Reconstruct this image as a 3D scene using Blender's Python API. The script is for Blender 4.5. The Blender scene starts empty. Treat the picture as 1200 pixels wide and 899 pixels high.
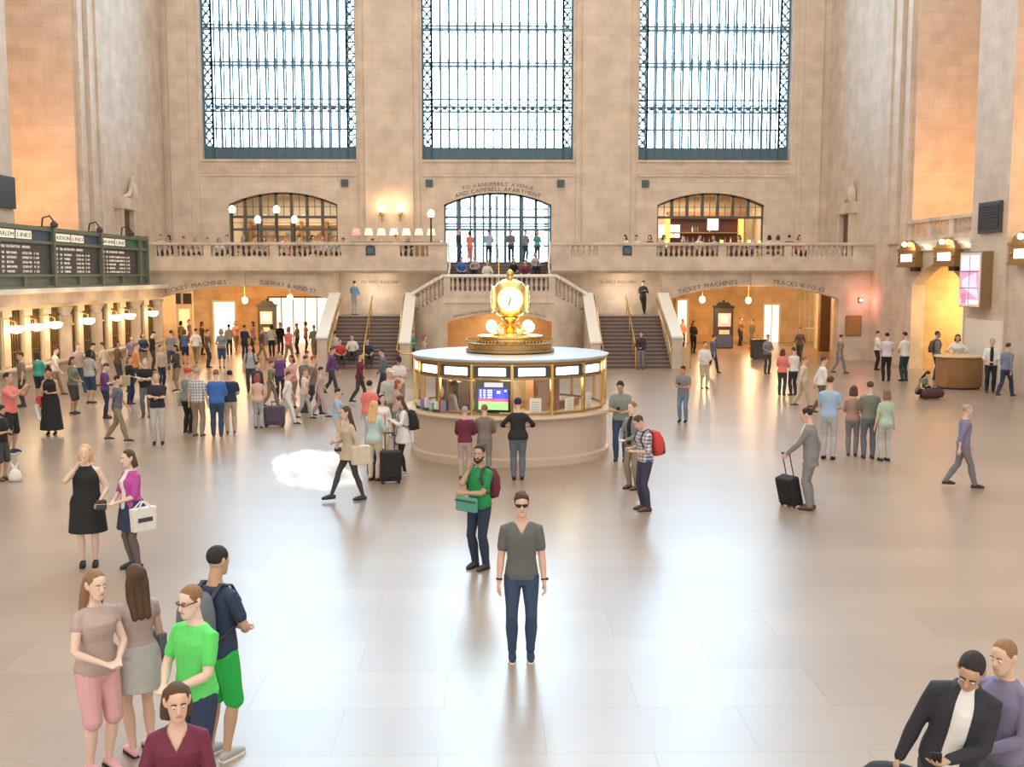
import bpy, bmesh, math, random
from mathutils import Vector as V, Matrix as M4
random.seed(7)
SC = bpy.context.scene
COL = SC.collection
R = math.radians
# ------------------------------------------------------------------ camera
FPX, CX, CY, CZ = 1250.0, -0.5, 0.0, 4.2
PIT, YAW = math.atan(128 / FPX), math.atan(27 / FPX)
cd = bpy.data.cameras.new('camera'); cam = bpy.data.objects.new('camera', cd); COL.objects.link(cam)
cam.location = (CX, CY, CZ); cam.rotation_euler = (math.pi / 2 - PIT, 0, -YAW)
cd.sensor_fit = 'HORIZONTAL'; cd.sensor_width = 36; cd.lens = 36 * FPX / 1200; cd.clip_end = 500
SC.camera = cam
# ------------------------------------------------------------------ exposure, sky, daylight
SC.view_settings.view_transform = 'Standard'; SC.view_settings.look = 'None'
SC.view_settings.exposure = EXPOSURE = 0.75; SC.view_settings.gamma = 1.0
SC.view_settings.use_curve_mapping = False
SC.cycles.max_bounces = 7; SC.cycles.diffuse_bounces = 4; SC.cycles.glossy_bounces = 3
SC.cycles.transparent_max_bounces = 16; SC.cycles.sample_clamp_indirect = 6
SKY_TOP, SKY_FRONT = 0.92, 10.0
W = bpy.data.worlds.new('sky'); SC.world = W; W.use_nodes = True
nt = W.node_tree; nt.nodes.clear()
def _n(nt, t, **k):
    n = nt.nodes.new(t)
    for a, b in k.items(): setattr(n, a, b)
    return n
def _l(nt, a, b): nt.links.new(a, b)
tc = _n(nt, 'ShaderNodeTexCoord'); sp = _n(nt, 'ShaderNodeSeparateXYZ'); _l(nt, tc.outputs['Generated'], sp.inputs[0])
mr = _n(nt, 'ShaderNodeMapRange', interpolation_type='SMOOTHSTEP')
mr.inputs[1].default_value = 0.45; mr.inputs[2].default_value = 0.95
_l(nt, sp.outputs['Y'], mr.inputs[0])
mx = _n(nt, 'ShaderNodeMix', data_type='RGBA'); _l(nt, mr.outputs[0], mx.inputs[0])
mx.inputs[6].default_value = (1.0 * SKY_TOP, 0.93 * SKY_TOP, 0.83 * SKY_TOP, 1)
mx.inputs[7].default_value = (0.55 * SKY_FRONT, 0.80 * SKY_FRONT, 1.0 * SKY_FRONT, 1)
bg = _n(nt, 'ShaderNodeBackground'); _l(nt, mx.outputs[2], bg.inputs[0])
_l(nt, bg.outputs[0], _n(nt, 'ShaderNodeOutputWorld').inputs[0])
def light(name, kind, loc, energy, color, target=None, **k):
    d = bpy.data.lights.new(name, kind); d.energy = energy; d.color = color
    for a, b in k.items(): setattr(d, a, b)
    o = bpy.data.objects.new(name, d); COL.objects.link(o); o.location = loc
    if target is not None: o.rotation_euler = (V(target) - V(loc)).to_track_quat('-Z', 'Y').to_euler()
    return o
WARM = (1.0, 0.62, 0.30)
# shaft of sun through the left hand tall window
light('sunbeam', 'SPOT', (-26.0, 112.0, 42.0), 900000, (1.0, 0.97, 0.9), target=(-4.2, 23.1, 0), spot_size=R(1.05), spot_blend=0.35, shadow_soft_size=0.25)
# ------------------------------------------------------------------ pixel of the photograph -> place
_f = V((math.sin(YAW) * math.cos(PIT), math.cos(YAW) * math.cos(PIT), -math.sin(PIT)))
_r = V((math.cos(YAW), -math.sin(YAW), 0)); _u = _r.cross(_f); CAM = V((CX, CY, CZ))
def ray(x, y): return _f * FPX + _r * (x - 600) + _u * (449.5 - y)
def on_floor(x, y, z=0.0):
    r = ray(x, y); return CAM + r * ((z - CZ) / r.z)
def at_depth(x, y, Y):
    r = ray(x, y); return CAM + r * (Y / r.y)
# ------------------------------------------------------------------ materials
MATS = {}
def mat(name, color, rough=0.6, metal=0.0, emit=0.0, spec=0.5, alpha=None):
    if name in MATS: return MATS[name]
    m = bpy.data.materials.new(name); m.use_nodes = True
    b = m.node_tree.nodes['Principled BSDF']
    b.inputs['Base Color'].default_value = (*color, 1); b.inputs['Roughness'].default_value = rough
    b.inputs['Metallic'].default_value = metal; b.inputs['Specular IOR Level'].default_value = spec
    if emit:
        b.inputs['Emission Color'].default_value = (*color, 1); b.inputs['Emission Strength'].default_value = emit
    MATS[name] = m; return m
def noisy(name, c1, c2, scale=6, rough=0.75, detail=3, metal=0.0, bump=0.0):
    if name in MATS: return MATS[name]
    m = mat(name, c1, rough, metal); nt = m.node_tree; b = nt.nodes['Principled BSDF']
    tc = _n(nt, 'ShaderNodeTexCoord'); no = _n(nt, 'ShaderNodeTexNoise'); no.inputs['Scale'].default_value = scale; no.inputs['Detail'].default_value = detail
    _l(nt, tc.outputs['Object'], no.inputs['Vector'])
    mx = _n(nt, 'ShaderNodeMix', data_type='RGBA'); _l(nt, no.outputs['Fac'], mx.inputs[0])
    mx.inputs[6].default_value = (*c1, 1); mx.inputs[7].default_value = (*c2, 1)
    _l(nt, mx.outputs[2], b.inputs['Base Color'])
    if bump:
        bu = _n(nt, 'ShaderNodeBump'); bu.inputs['Strength'].default_value = bump; _l(nt, no.outputs['Fac'], bu.inputs['Height']); _l(nt, bu.outputs[0], b.inputs['Normal'])
    return m
def cloth(color): 
    k = 'cloth_%02x%02x%02x' % tuple(int(max(0, min(1, c)) * 255) for c in color)
    return noisy(k, tuple(c * 0.86 for c in color), tuple(min(1, c * 1.12) for c in color), 14, 0.85)
def masonry(name, c1, c2, cm, bw, rh, mortar=0.008, rough=0.7, floor=False, coat=0.0, mottle=0.25, ns=1.2):
    """courses of stone: u runs along the wall, v up it (x and y on a floor)"""
    m = mat(name, c1, rough); nt = m.node_tree; b = nt.nodes['Principled BSDF']
    g = _n(nt, 'ShaderNodeNewGeometry'); s = _n(nt, 'ShaderNodeSeparateXYZ'); _l(nt, g.outputs['Position'], s.inputs[0])
    c = _n(nt, 'ShaderNodeCombineXYZ')
    if floor:
        _l(nt, s.outputs['X'], c.inputs[0]); _l(nt, s.outputs['Y'], c.inputs[1])
    else:
        sn = _n(nt, 'ShaderNodeSeparateXYZ'); _l(nt, g.outputs['True Normal'], sn.inputs[0])
        ab = _n(nt, 'ShaderNodeMath', operation='ABSOLUTE'); _l(nt, sn.outputs['X'], ab.inputs[0])
        gt = _n(nt, 'ShaderNodeMath', operation='GREATER_THAN'); _l(nt, ab.outputs[0], gt.inputs[0]); gt.inputs[1].default_value = 0.7
        mi = _n(nt, 'ShaderNodeMix', data_type='FLOAT'); _l(nt, gt.outputs[0], mi.inputs[0]); _l(nt, s.outputs['X'], mi.inputs[2]); _l(nt, s.outputs['Y'], mi.inputs[3])
        _l(nt, mi.outputs[0], c.inputs[0]); _l(nt, s.outputs['Z'], c.inputs[1])
    br = _n(nt, 'ShaderNodeTexBrick'); _l(nt, c.outputs[0], br.inputs['Vector'])
    br.inputs['Color1'].default_value = (*c1, 1); br.inputs['Color2'].default_value = (*c2, 1); br.inputs['Mortar'].default_value = (*cm, 1)
    br.inputs['Scale'].default_value = 1; br.inputs['Mortar Size'].default_value = mortar; br.inputs['Brick Width'].default_value = bw; br.inputs['Row Height'].default_value = rh
    br.inputs['Mortar Smooth'].default_value = 0.3
    no = _n(nt, 'ShaderNodeTexNoise'); no.inputs['Scale'].default_value = ns; no.inputs['Detail'].default_value = 5; _l(nt, g.outputs['Position'], no.inputs['Vector'])
    mp = _n(nt, 'ShaderNodeMapRange'); mp.inputs[1].default_value = 0.3; mp.inputs[2].default_value = 0.7; mp.inputs[3].default_value = 1 - mottle; mp.inputs[4].default_value = 1 + mottle * 0.4
    _l(nt, no.outputs['Fac'], mp.inputs[0])
    ml = _n(nt, 'ShaderNodeMix', data_type='RGBA', blend_type='MULTIPLY'); ml.inputs[0].default_value = 1
    _l(nt, br.outputs['Color'], ml.inputs[6]); _l(nt, mp.outputs[0], ml.inputs[7]); _l(nt, ml.outputs[2], b.inputs['Base Color'])
    if floor:
        b.inputs['Specular IOR Level'].default_value = 0.85
        no.inputs['Detail'].default_value = 2
    return m
STONE = masonry('caen_stone', (0.745, 0.63, 0.525), (0.70, 0.58, 0.47), (0.57, 0.455, 0.355), 1.35, 0.46, mottle=0.16)
PALE = masonry('pale_stone', (0.73, 0.625, 0.515), (0.70, 0.59, 0.48), (0.57, 0.47, 0.37), 2.2, 0.9, 0.006)
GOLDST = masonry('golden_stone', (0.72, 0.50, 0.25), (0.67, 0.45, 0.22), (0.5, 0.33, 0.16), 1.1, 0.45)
FLOOR = masonry('tennessee_marble', (0.39, 0.30, 0.232), (0.345, 0.26, 0.20), (0.28, 0.21, 0.16), 1.9, 1.0, 0.006, 0.29, True, mottle=0.12, ns=0.35)
MARBLE = noisy('marble', (0.66, 0.56, 0.46), (0.56, 0.46, 0.37), 3, 0.3)
MARBLE2 = noisy('kiosk_marble', (0.70, 0.58, 0.48), (0.62, 0.50, 0.40), 2.5, 0.25)
WHITEST = noisy('polished_white_stone', (0.90, 0.87, 0.81), (0.86, 0.82, 0.76), 3, 0.2)
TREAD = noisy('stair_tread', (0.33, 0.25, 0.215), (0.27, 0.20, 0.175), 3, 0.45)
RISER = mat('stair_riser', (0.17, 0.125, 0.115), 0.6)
BRASS = mat('brass', (0.83, 0.56, 0.20), 0.25, 1.0)
DBRASS = noisy('old_brass', (0.55, 0.36, 0.15), (0.28, 0.17, 0.07), 20, 0.35, metal=0.85)
BRONZE = mat('window_bronze', (0.085, 0.16, 0.21), 0.5, 0.2)
BRONZE2 = mat('arch_bronze', (0.12, 0.115, 0.10), 0.5, 0.2)
DARK = mat('dark', (0.02, 0.02, 0.022), 0.5)
BLACK = mat('black_plastic', (0.012, 0.012, 0.013), 0.35)
CHAR = mat('charcoal', (0.06, 0.06, 0.065), 0.6)
GREENM = mat('board_green', (0.14, 0.17, 0.125), 0.45)
SLATE = mat('board_slate', (0.045, 0.05, 0.062), 0.4)
NAVYP = mat('board_navy', (0.03, 0.08, 0.15), 0.4)
TXTW = mat('board_letters', (0.95, 0.88, 0.72), 0.5, emit=0.28)
PAPER = mat('paper', (0.85, 0.84, 0.80), 0.7)
WOODD = noisy('dark_wood', (0.10, 0.055, 0.03), (0.17, 0.09, 0.045), 5, 0.4)
WOODM = noisy('mid_wood', (0.38, 0.20, 0.085), (0.28, 0.14, 0.06), 4, 0.4)
INSC = mat('carved_letters', (0.20, 0.15, 0.11), 0.8)
LAMP = mat('lamp_glow', (1.0, 0.84, 0.58), 0.4, emit=4)
LAMPS = mat('soft_lamp_glow', (1.0, 0.93, 0.78), 0.4, emit=1.6)
SHOPW = mat('lit_shop_window', (1.0, 0.90, 0.72), 0.4, emit=0.75)
CREAM = noisy('cream_pilaster', (0.78, 0.66, 0.46), (0.72, 0.60, 0.41), 3, 0.5)
AMBER = mat('amber_glow', (1.0, 0.40, 0.06), 0.4, emit=3.0)
REDG = mat('red_glow', (1.0, 0.35, 0.28), 0.4, emit=10)
def glass(name, gl=0.06, tint=(1, 1, 1), rough=0.02):
    m = bpy.data.materials.new(name); m.use_nodes = True; nt = m.node_tree; nt.nodes.clear()
    t = _n(nt, 'ShaderNodeBsdfTransparent'); t.inputs[0].default_value = (*tint, 1)
    g = _n(nt, 'ShaderNodeBsdfGlossy'); g.inputs['Roughness'].default_value = rough
    mx = _n(nt, 'ShaderNodeMixShader'); mx.inputs[0].default_value = gl
    _l(nt, t.outputs[0], mx.inputs[1]); _l(nt, g.outputs[0], mx.inputs[2]); _l(nt, mx.outputs[0], _n(nt, 'ShaderNodeOutputMaterial').inputs[0])
    return m
GLASS = glass('window_glass', 0.05, (0.97, 0.99, 1.0)); GLASSD = glass('clear_glass', 0.08)
# ------------------------------------------------------------------ mesh builder
class MB:
    def __init__(s): s.v = []; s.f = []; s.m = []; s.mi = 0
    def face(s, idx): s.f.append(idx); s.m.append(s.mi)
    def box(s, x0, x1, y0, y1, z0, z1):
        return s.hexa([(x0, y0, z0), (x1, y0, z0), (x1, y1, z0), (x0, y1, z0)], [(x0, y0, z1), (x1, y0, z1), (x1, y1, z1), (x0, y1, z1)])
    def hexa(s, lo, hi):
        n = len(s.v); k = len(lo); s.v += [tuple(p) for p in lo] + [tuple(p) for p in hi]
        s.face([n + i for i in reversed(range(k))]); s.face([n + k + i for i in range(k)])
        for i in range(k):
            j = (i + 1) % k; s.face([n + i, n + j, n + k + j, n + k + i])
        return s
    def bar(s, a, b, w, h, up=(0, 0, 1)):
        a, b = V(a), V(b); d = (b - a).normalized(); u = V(up); sd = d.cross(u)
        if sd.length < 1e-4: sd = d.cross(V((1, 0, 0)))
        sd.normalize(); u = sd.cross(d); sd *= w / 2; u = u * (h / 2)
        return s.hexa([a - sd - u, a + sd - u, a + sd + u, a - sd + u], [b - sd - u, b + sd - u, b + sd + u, b - sd + u])
    def loft(s, rings, close=True, cap=True):
        n0 = len(s.v); k = len(rings[0])
        for r in rings: s.v += [tuple(p) for p in r]
        for i in range(len(rings) - 1):
            for j in range(k if close else k - 1):
                a = n0 + i * k + j; b = n0 + i * k + (j + 1) % k
                s.face([a, b, b + k, a + k])
        if cap:
            s.face([n0 + j for j in reversed(range(k))]); s.face([n0 + (len(rings) - 1) * k + j for j in range(k)])
        return s
    def lathe(s, prof, c=(0, 0, 0), n=24, a0=0.0, a1=360.0, sx=1, sy=1):
        """prof: (radius, z) from bottom to top"""
        full = abs(a1 - a0 - 360) < 1e-6; rings = []
        kk = n if full else n + 1
        for r, z in prof:
            rings.append([(c[0] + sx * r * math.cos(R(a0 + (a1 - a0) * i / n)), c[1] + sy * r * math.sin(R(a0 + (a1 - a0) * i / n)), c[2] + z) for i in range(kk)])
        return s.loft(rings, close=full, cap=full)
    def ball(s, c, r, n=12, rz=None, ry=None):
        rz = rz or r; ry = ry or r; m = max(5, n // 2)
        rings = [[(c[0] + r * math.sin(math.pi * i / m) * math.cos(2 * math.pi * j / n), c[1] + ry * math.sin(math.pi * i / m) * math.sin(2 * math.pi * j / n), c[2] - rz * math.cos(math.pi * i / m)) for j in range(n)] for i in range(m + 1)]
        e = 1e-3
        for j in range(n):
            rings[0][j] = (c[0] + e * r * math.cos(2 * math.pi * j / n), c[1] + e * r * math.sin(2 * math.pi * j / n), c[2] - rz)
            rings[-1][j] = (c[0] + e * r * math.cos(2 * math.pi * j / n), c[1] + e * r * math.sin(2 * math.pi * j / n), c[2] + rz)
        return s.loft(rings)
    def tube(s, pts, rad, n=10, rnd=True, flat=None, up=None):
        """rad: one radius or one per point; flat: thickness factor across the frame's second axis"""
        P = [V(p) for p in pts]; rs = [rad] * len(P) if not hasattr(rad, '__len__') else list(rad)
        rings = []; prev = None
        for i, p in enumerate(P):
            d = (P[min(i + 1, len(P) - 1)] - P[max(i - 1, 0)])
            d = d.normalized() if d.length > 1e-7 else V((0, 0, 1))
            if prev is None:
                a = V(up) if up is not None else (V((1, 0, 0)) if abs(d.x) < 0.8 else V((0, 1, 0)))
            else: a = prev
            a = (a - d * a.dot(d))
            if a.length < 1e-5: a = d.orthogonal()
            a.normalize(); prev = a; b = d.cross(a); fl = 1 if flat is None else (flat[i] if hasattr(flat, '__len__') else flat)
            def mk(c, r): return [c + a * (r * math.cos(2 * math.pi * j / n)) + b * (r * fl * math.sin(2 * math.pi * j / n)) for j in range(n)]
            if i == 0 and rnd:
                rings += [mk(p - d * rs[0] * 0.85, rs[0] * 0.4), mk(p - d * rs[0] * 0.5, rs[0] * 0.82)]
            rings.append(mk(p, rs[i]))
            if i == len(P) - 1 and rnd:
                rings += [mk(p + d * rs[-1] * 0.5, rs[-1] * 0.82), mk(p + d * rs[-1] * 0.85, rs[-1] * 0.4)]
        return s.loft(rings)
    def poly(s, pts, d):
        """flat polygon pushed along d"""
        return s.hexa([V(p) for p in pts], [V(p) + V(d) for p in pts])
    def build(s, name, mats, parent=None, smooth=False, bevel=0.0):
        me = bpy.data.meshes.new(name); me.from_pydata(s.v, [], s.f)
        for m in (mats if isinstance(mats, (list, tuple)) else [mats]): me.materials.append(m)
        me.polygons.foreach_set('material_index', s.m)
        bm = bmesh.new(); bm.from_mesh(me); bmesh.ops.recalc_face_normals(bm, faces=bm.faces); bm.to_mesh(me); bm.free()
        if smooth:
            me.shade_smooth()
            if smooth is not True: me.set_sharp_from_angle(angle=R(smooth))
        o = bpy.data.objects.new(name, me); COL.objects.link(o)
        if parent: o.parent = parent
        if bevel:
            md = o.modifiers.new('bevel', 'BEVEL'); md.width = bevel; md.segments = 2; md.limit_method = 'ANGLE'
        return o
def tag(o, label=None, cat=None, group=None, kind=None):
    if label: o['label'] = label
    if cat: o['category'] = cat
    if group: o['group'] = group
    if kind: o['kind'] = kind
    return o
def empty(name, loc, rz=0.0, label=None, cat=None, group=None):
    o = bpy.data.objects.new(name, None); COL.objects.link(o); o.location = loc; o.rotation_euler = (0, 0, rz); o.empty_display_size = 0.1
    return tag(o, label, cat, group)
def struct(o): o['kind'] = 'structure'; return o
def copy_tree(o, parent=None):
    c = o.copy(); COL.objects.link(c); c.parent = parent
    for ch in list(o.children): copy_tree(ch, c)
    return c
def text(body, size, m, loc, rot, parent=None, name='lettering', ext=0.006, align='CENTER', width=None):
    cu = bpy.data.curves.new(name, 'FONT'); cu.body = body; cu.size = size; cu.extrude = ext; cu.align_x = align; cu.align_y = 'CENTER'; cu.resolution_u = 2
    cu.materials.append(m); o = bpy.data.objects.new(name, cu); COL.objects.link(o); o.location = loc; o.rotation_euler = rot
    if width: cu.space_character = width
    if parent: o.parent = parent
    return o
# ------------------------------------------------------------------ letters as meshes
_CH = {}
def glyph(ch):
    if ch in _CH: return _CH[ch]
    cu = bpy.data.curves.new('g', 'FONT'); cu.body = ch; cu.size = 1.0; cu.extrude = 0.02; cu.resolution_u = 2
    o = bpy.data.objects.new('g', cu); COL.objects.link(o); bpy.context.view_layer.update()
    me = bpy.data.meshes.new_from_object(o.evaluated_get(bpy.context.evaluated_depsgraph_get()))
    vs = [v.co.copy() for v in me.vertices]; fs = [list(p.vertices) for p in me.polygons]
    bpy.data.objects.remove(o); bpy.data.meshes.remove(me)
    xs = [v.x for v in vs]; _CH[ch] = (vs, fs, (min(xs), max(xs)) if xs else (0, 0.3)); return _CH[ch]
def put_text(mb, s, size, fn, width=None, gap=0.12):
    """fn(u, v, w) -> place: u along the line (0 in its middle), v up, w out of the face"""
    L = 0; adv = []
    for ch in s:
        if ch == ' ': adv.append((None, L)); L += 0.36; continue
        g = glyph(ch); adv.append((g, L)); L += g[2][1] - g[2][0] + gap
    L -= gap; kx = (width / (L * size)) if width else 1.0
    for g, off in adv:
        if g is None: continue
        n = len(mb.v); um = (off + (g[2][1] - g[2][0]) / 2 - L / 2) * size * kx
        for v in g[0]: mb.v.append(tuple(fn(um, (v.x - (g[2][0] + g[2][1]) / 2) * size * kx, v.y * size, v.z * size)))
        for f in g[1]: mb.face([n + i for i in f])
def flat_text(mb, s, size, origin, ux, uz, un, width=None):
    o, ux, uz, un = V(origin), V(ux), V(uz), V(un)
    put_text(mb, s, size, lambda um, x, y, w: o + ux * (um + x) + uz * y + un * (w + 0.012), width)
def arc_text(mb, s, size, xc, y, apex, rad, width, shift=0.0):
    """letters standing on an arc of radius rad whose top is at height apex, face towards -Y"""
    def fn(um, x, yy, w):
        a = (um + shift) / rad; c, sn = math.cos(a), math.sin(a); r = rad + yy
        return V((xc + sn * r + c * x, y - 0.012 - w, apex - rad + c * r - sn * x))
    put_text(mb, s, size, fn, width)
# ------------------------------------------------------------------ walls with openings
def seg_high(o, u):
    ua, ub, zb, zs, za = o; h = (ub - ua) / 2; k = (u - (ua + ub) / 2) / h; rise = za - zs
    if rise <= 1e-6: return zs
    rr = (h * h + rise * rise) / (2 * rise); return za - rr + math.sqrt(max(0, rr * rr - (k * h) ** 2))
def wall(mb, axis, c0, c1, u0, u1, z0, z1, opens=()):
    """axis 'y': the wall's face lies at y=c0..c1 and runs along x; axis 'x' the other way"""
    P = (lambda u, c, z: (u, c, z)) if axis == 'y' else (lambda u, c, z: (c, u, z))
    cuts = {u0, u1}
    for o in opens:
        n = 20 if o[4] > o[3] else 1
        for i in range(n + 1): cuts.add(o[0] + (o[1] - o[0]) * i / n)
    cuts = sorted(c for c in cuts if u0 - 1e-6 <= c <= u1 + 1e-6)
    def quad(a, b, la, lb, ha, hb):
        mb.hexa([P(a, c0, la), P(b, c0, lb), P(b, c1, lb), P(a, c1, la)], [P(a, c0, ha), P(b, c0, hb), P(b, c1, hb), P(a, c1, ha)])
    run = None
    for a, b in zip(cuts, cuts[1:]):
        if b - a < 1e-6: continue
        m = (a + b) / 2; os_ = sorted([o for o in opens if o[0] < m < o[1]], key=lambda o: o[2])
        if not os_:
            quad(a, b, z0, z0, z1, z1); continue
        la = lb = z0
        for o in os_:
            if o[2] > max(la, lb) + 1e-4: quad(a, b, la, lb, o[2], o[2])
            la, lb = seg_high(o, a), seg_high(o, b)
        if z1 > max(la, lb) + 1e-4: quad(a, b, la, lb, z1, z1)
HW, YF, YB = 18.1, 59.2, 51.5          # half width, far wall, balcony front
# floor: concourse and the two passages under the balcony
struct(MB().box(-24, 24, -3, 68, -0.3, 0).build('floor', FLOOR))
# far wall: three tall windows over three flat arches
WX = [(-16.05, -7.7), (-4.13, 4.13), (7.7, 16.05)]
AX = [(-14.7, -8.78), (-2.95, 2.95), (8.78, 14.7)]
m = MB(); wall(m, 'y', YF, YF + 1.3, -19, 19, 4.36, 33, [(a, b, 10.42, 23.5, 27.6) for a, b in WX] + [(a, b, 4.85, 8.0, 8.66) for a, b in AX])
struct(m.build('wall_far', STONE))
m = MB()
for s in (-1, 1):
    m.box(s * 5.9 - 1.3, s * 5.9 + 1.3, YF - 0.32, YF, 4.85, 33); m.box(s * 5.9 - 1.62, s * 5.9 + 1.62, YF - 0.14, YF, 4.85, 33)
    m.box(s * 17.15 - 0.5, s * 17.15 + 0.5, YF - 0.3, YF, 4.85, 33); m.box(s * 17.15 - 0.78, s * 17.15 + 0.95, YF - 0.12, YF, 4.85, 33)
struct(m.build('trim_1', STONE))
k = 2
for a, b in WX:
    m = MB(); m.box(a, b, YF - 0.10, YF, 10.30, 10.42); m.box(a, b, YF - 0.06, YF, 9.52, 9.62)
    n = 34
    for i in range(n):
        x = a + (b - a) * (i + 0.5) / n; m.hexa([(x - 0.09, YF - 0.045, 9.70), (x + 0.02, YF - 0.045, 9.70), (x + 0.02, YF, 9.70), (x - 0.09, YF, 9.70)], [(x + 0.0, YF - 0.045, 10.0), (x + 0.11, YF - 0.045, 10.0), (x + 0.11, YF, 10.0), (x + 0.0, YF, 10.0)])
    struct(m.build('trim_%d' % k, PALE)); k += 1
# tall bronze windows: border lattice, mullions, walkway bands, low panel, panes
for wi, (a, b) in enumerate(WX):
    z0, zs, za = 10.42, 23.5, 27.6; Y0 = YF + 0.55; o = (a, b, z0, zs, za)
    bw = 0.52
    root = struct(empty('window_%d' % (wi + 1), ((a + b) / 2, Y0, z0)))
    f = MB()
    def vbar(x, w, dy, zb, zt): f.box(x - w / 2, x + w / 2, dy - 0.05, dy + 0.05, zb, zt)
    for x in (a + 0.05, a + bw, b - bw, b - 0.05): vbar(x, 0.11, Y0, z0, seg_high(o, x))
    for s, xa in ((1, a + 0.09), (-1, b - bw)):
        z = z0 + 0.75
        while z < zs:                                   # crossed lattice of the border
            x0, x1 = xa, xa + bw - 0.12
            f.bar((x0, Y0, z), (x1, Y0, z + 0.52), 0.05, 0.085); f.bar((x1, Y0, z), (x0, Y0, z + 0.52), 0.05, 0.085)
            f.box(x0, x1, Y0 - 0.04, Y0 + 0.04, z - 0.035, z + 0.035); f.ball(((x0 + x1) / 2, Y0, z + 0.26), 0.10, 8); z += 0.62
    NB = 15; step = (b - a - 2 * bw) / NB
    for i in range(NB + 1):
        x = a + bw + step * i; vbar(x, 0.10, Y0, z0, seg_high(o, x))
    for zz in (13.72, 13.05, 15.52, 15.68, 17.48, 17.64, 19.45, 19.62, 21.4, 21.6, 23.4, 23.6):
        f.box(a, b, Y0 - 0.045, Y0 + 0.045, zz - 0.04, zz + 0.04)
    for i in range(NB):                                  # knots in the frieze of the lowest light
        x = a + bw + step * (i + 0.5)
        f.bar((x - step / 2, Y0, 13.05), (x + step / 2, Y0, 13.5), 0.05, 0.06); f.bar((x + step / 2, Y0, 13.05), (x - step / 2, Y0, 13.5), 0.05, 0.06); f.ball((x, Y0, 13.27), 0.13, 8)
        for zz in (15.6, 17.56, 19.53): 
            f.box(x + step / 2 - 0.07, x + step / 2 + 0.07, Y0 - 0.06, Y0 + 0.06, zz - 0.28, zz + 0.28)
    f.build('window_frame', BRONZE, root).matrix_parent_inverse = M4.Translation(-root.location)
    p = MB().box(a, b, Y0 - 0.03, Y0 + 0.06, z0, z0 + 0.72)
    for i in range(NB + 1): x = a + bw + step * i; p.box(x - 0.03, x + 0.03, Y0 - 0.07, Y0 - 0.03, z0, z0 + 0.76)
    p.build('sill_panel', BRONZE, root).matrix_parent_inverse = M4.Translation(-root.location)
    g = MB()                                             # second skin of the glazed walkway behind
    for i in range(NB + 1): x = a + bw + step * i; g.box(x - 0.045, x + 0.045, Y0 + 0.62, Y0 + 0.66, z0, seg_high(o, x) - 0.02)
    for i in range(NB): x = a + bw + step * (i + 0.5); g.box(x - 0.018, x + 0.018, Y0 + 0.62, Y0 + 0.66, z0, 13.4)
    for zz in (12.2, 13.4, 15.6, 17.56, 19.53): g.box(a, b, Y0 + 0.62, Y0 + 0.66, zz - 0.05, zz + 0.05)
    g.build('inner_mullions', BRONZE, root).matrix_parent_inverse = M4.Translation(-root.location)
    q = MB(); q.hexa([(a, Y0 + 0.1, z0), (b, Y0 + 0.1, z0), (b, Y0 + 0.11, z0), (a, Y0 + 0.11, z0)], [(a, Y0 + 0.1, zs), (b, Y0 + 0.1, zs), (b, Y0 + 0.11, zs), (a, Y0 + 0.11, zs)])
    q.build('pane', GLASS, root).matrix_parent_inverse = M4.Translation(-root.location)
# arched bronze screens in the balcony arches
def arch_screen(idx, a, b, zb, zs, za, y, m_, lower=True):
    o = (a, b, zb, zs, za); root = struct(empty('window_%d' % idx, ((a + b) / 2, y, zb))); inv = M4.Translation(-root.location)
    f = MB(); n = 7; w = (b - a) / n
    for i in range(n + 1):
        x = a + w * i; f.box(x - 0.085, x + 0.085, y - 0.06, y + 0.06, zb if (lower or i in (0, n)) else zs - 0.62, seg_high(o, min(max(x, a + 0.01), b - 0.01)))
    for i in range(n):
        x = a + w * (i + 0.5); f.box(x - 0.018, x + 0.018, y - 0.02, y + 0.02, zs - 0.62, seg_high(o, x))
    for i in range(24):
        x0, x1 = a + (b - a) * i / 24, a + (b - a) * (i + 1) / 24
        f.bar((x0, y, seg_high(o, x0) - 0.05), (x1, y, seg_high(o, x1) - 0.05), 0.12, 0.12)
    f.box(a, b, y - 0.05, y + 0.05, zs - 0.74, zs - 0.60)
    f.box(a, b, y - 0.02, y + 0.02, zs - 0.12, zs - 0.09)
    if lower: f.box(a, b, y - 0.05, y + 0.05, zs - 1.42, zs - 1.28); f.box(a, b, y - 0.03, y + 0.03, zs - 1.0, zs - 0.97)
    f.build('window_frame', m_, root).matrix_parent_inverse = inv
    g = MB(); g.hexa([(a, y + 0.02, zs - 0.6), (b, y + 0.02, zs - 0.6), (b, y + 0.03, zs - 0.6), (a, y + 0.03, zs - 0.6)], [(a, y + 0.02, zs), (b, y + 0.02, zs), (b, y + 0.03, zs), (a, y + 0.03, zs)])
    g.build('pane', GLASS, root).matrix_parent_inverse = inv
    return root
arch_screen(4, *AX[0], 4.85, 8.0, 8.66, YF + 0.3, BRONZE2, True)
arch_screen(5, *AX[1], 4.85, 8.0, 8.66, YF + 0.3, BRONZE, True)
arch_screen(6, *AX[2], 4.85, 8.0, 8.66, YF + 0.3, BRONZE2, False)
m = MB(); arc_text(m, 'TO VANDERBILT AVENUE', 0.30, 0, YF, 9.02, 7.6, 3.9); arc_text(m, 'AND CAMPBELL APARTMENT', 0.30, 0, YF, 8.74, 7.2, 4.7)
tag(m.build('carved_inscription', INSC), 'carved lettering in two lines over the arched balcony doorway', 'inscription')
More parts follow.
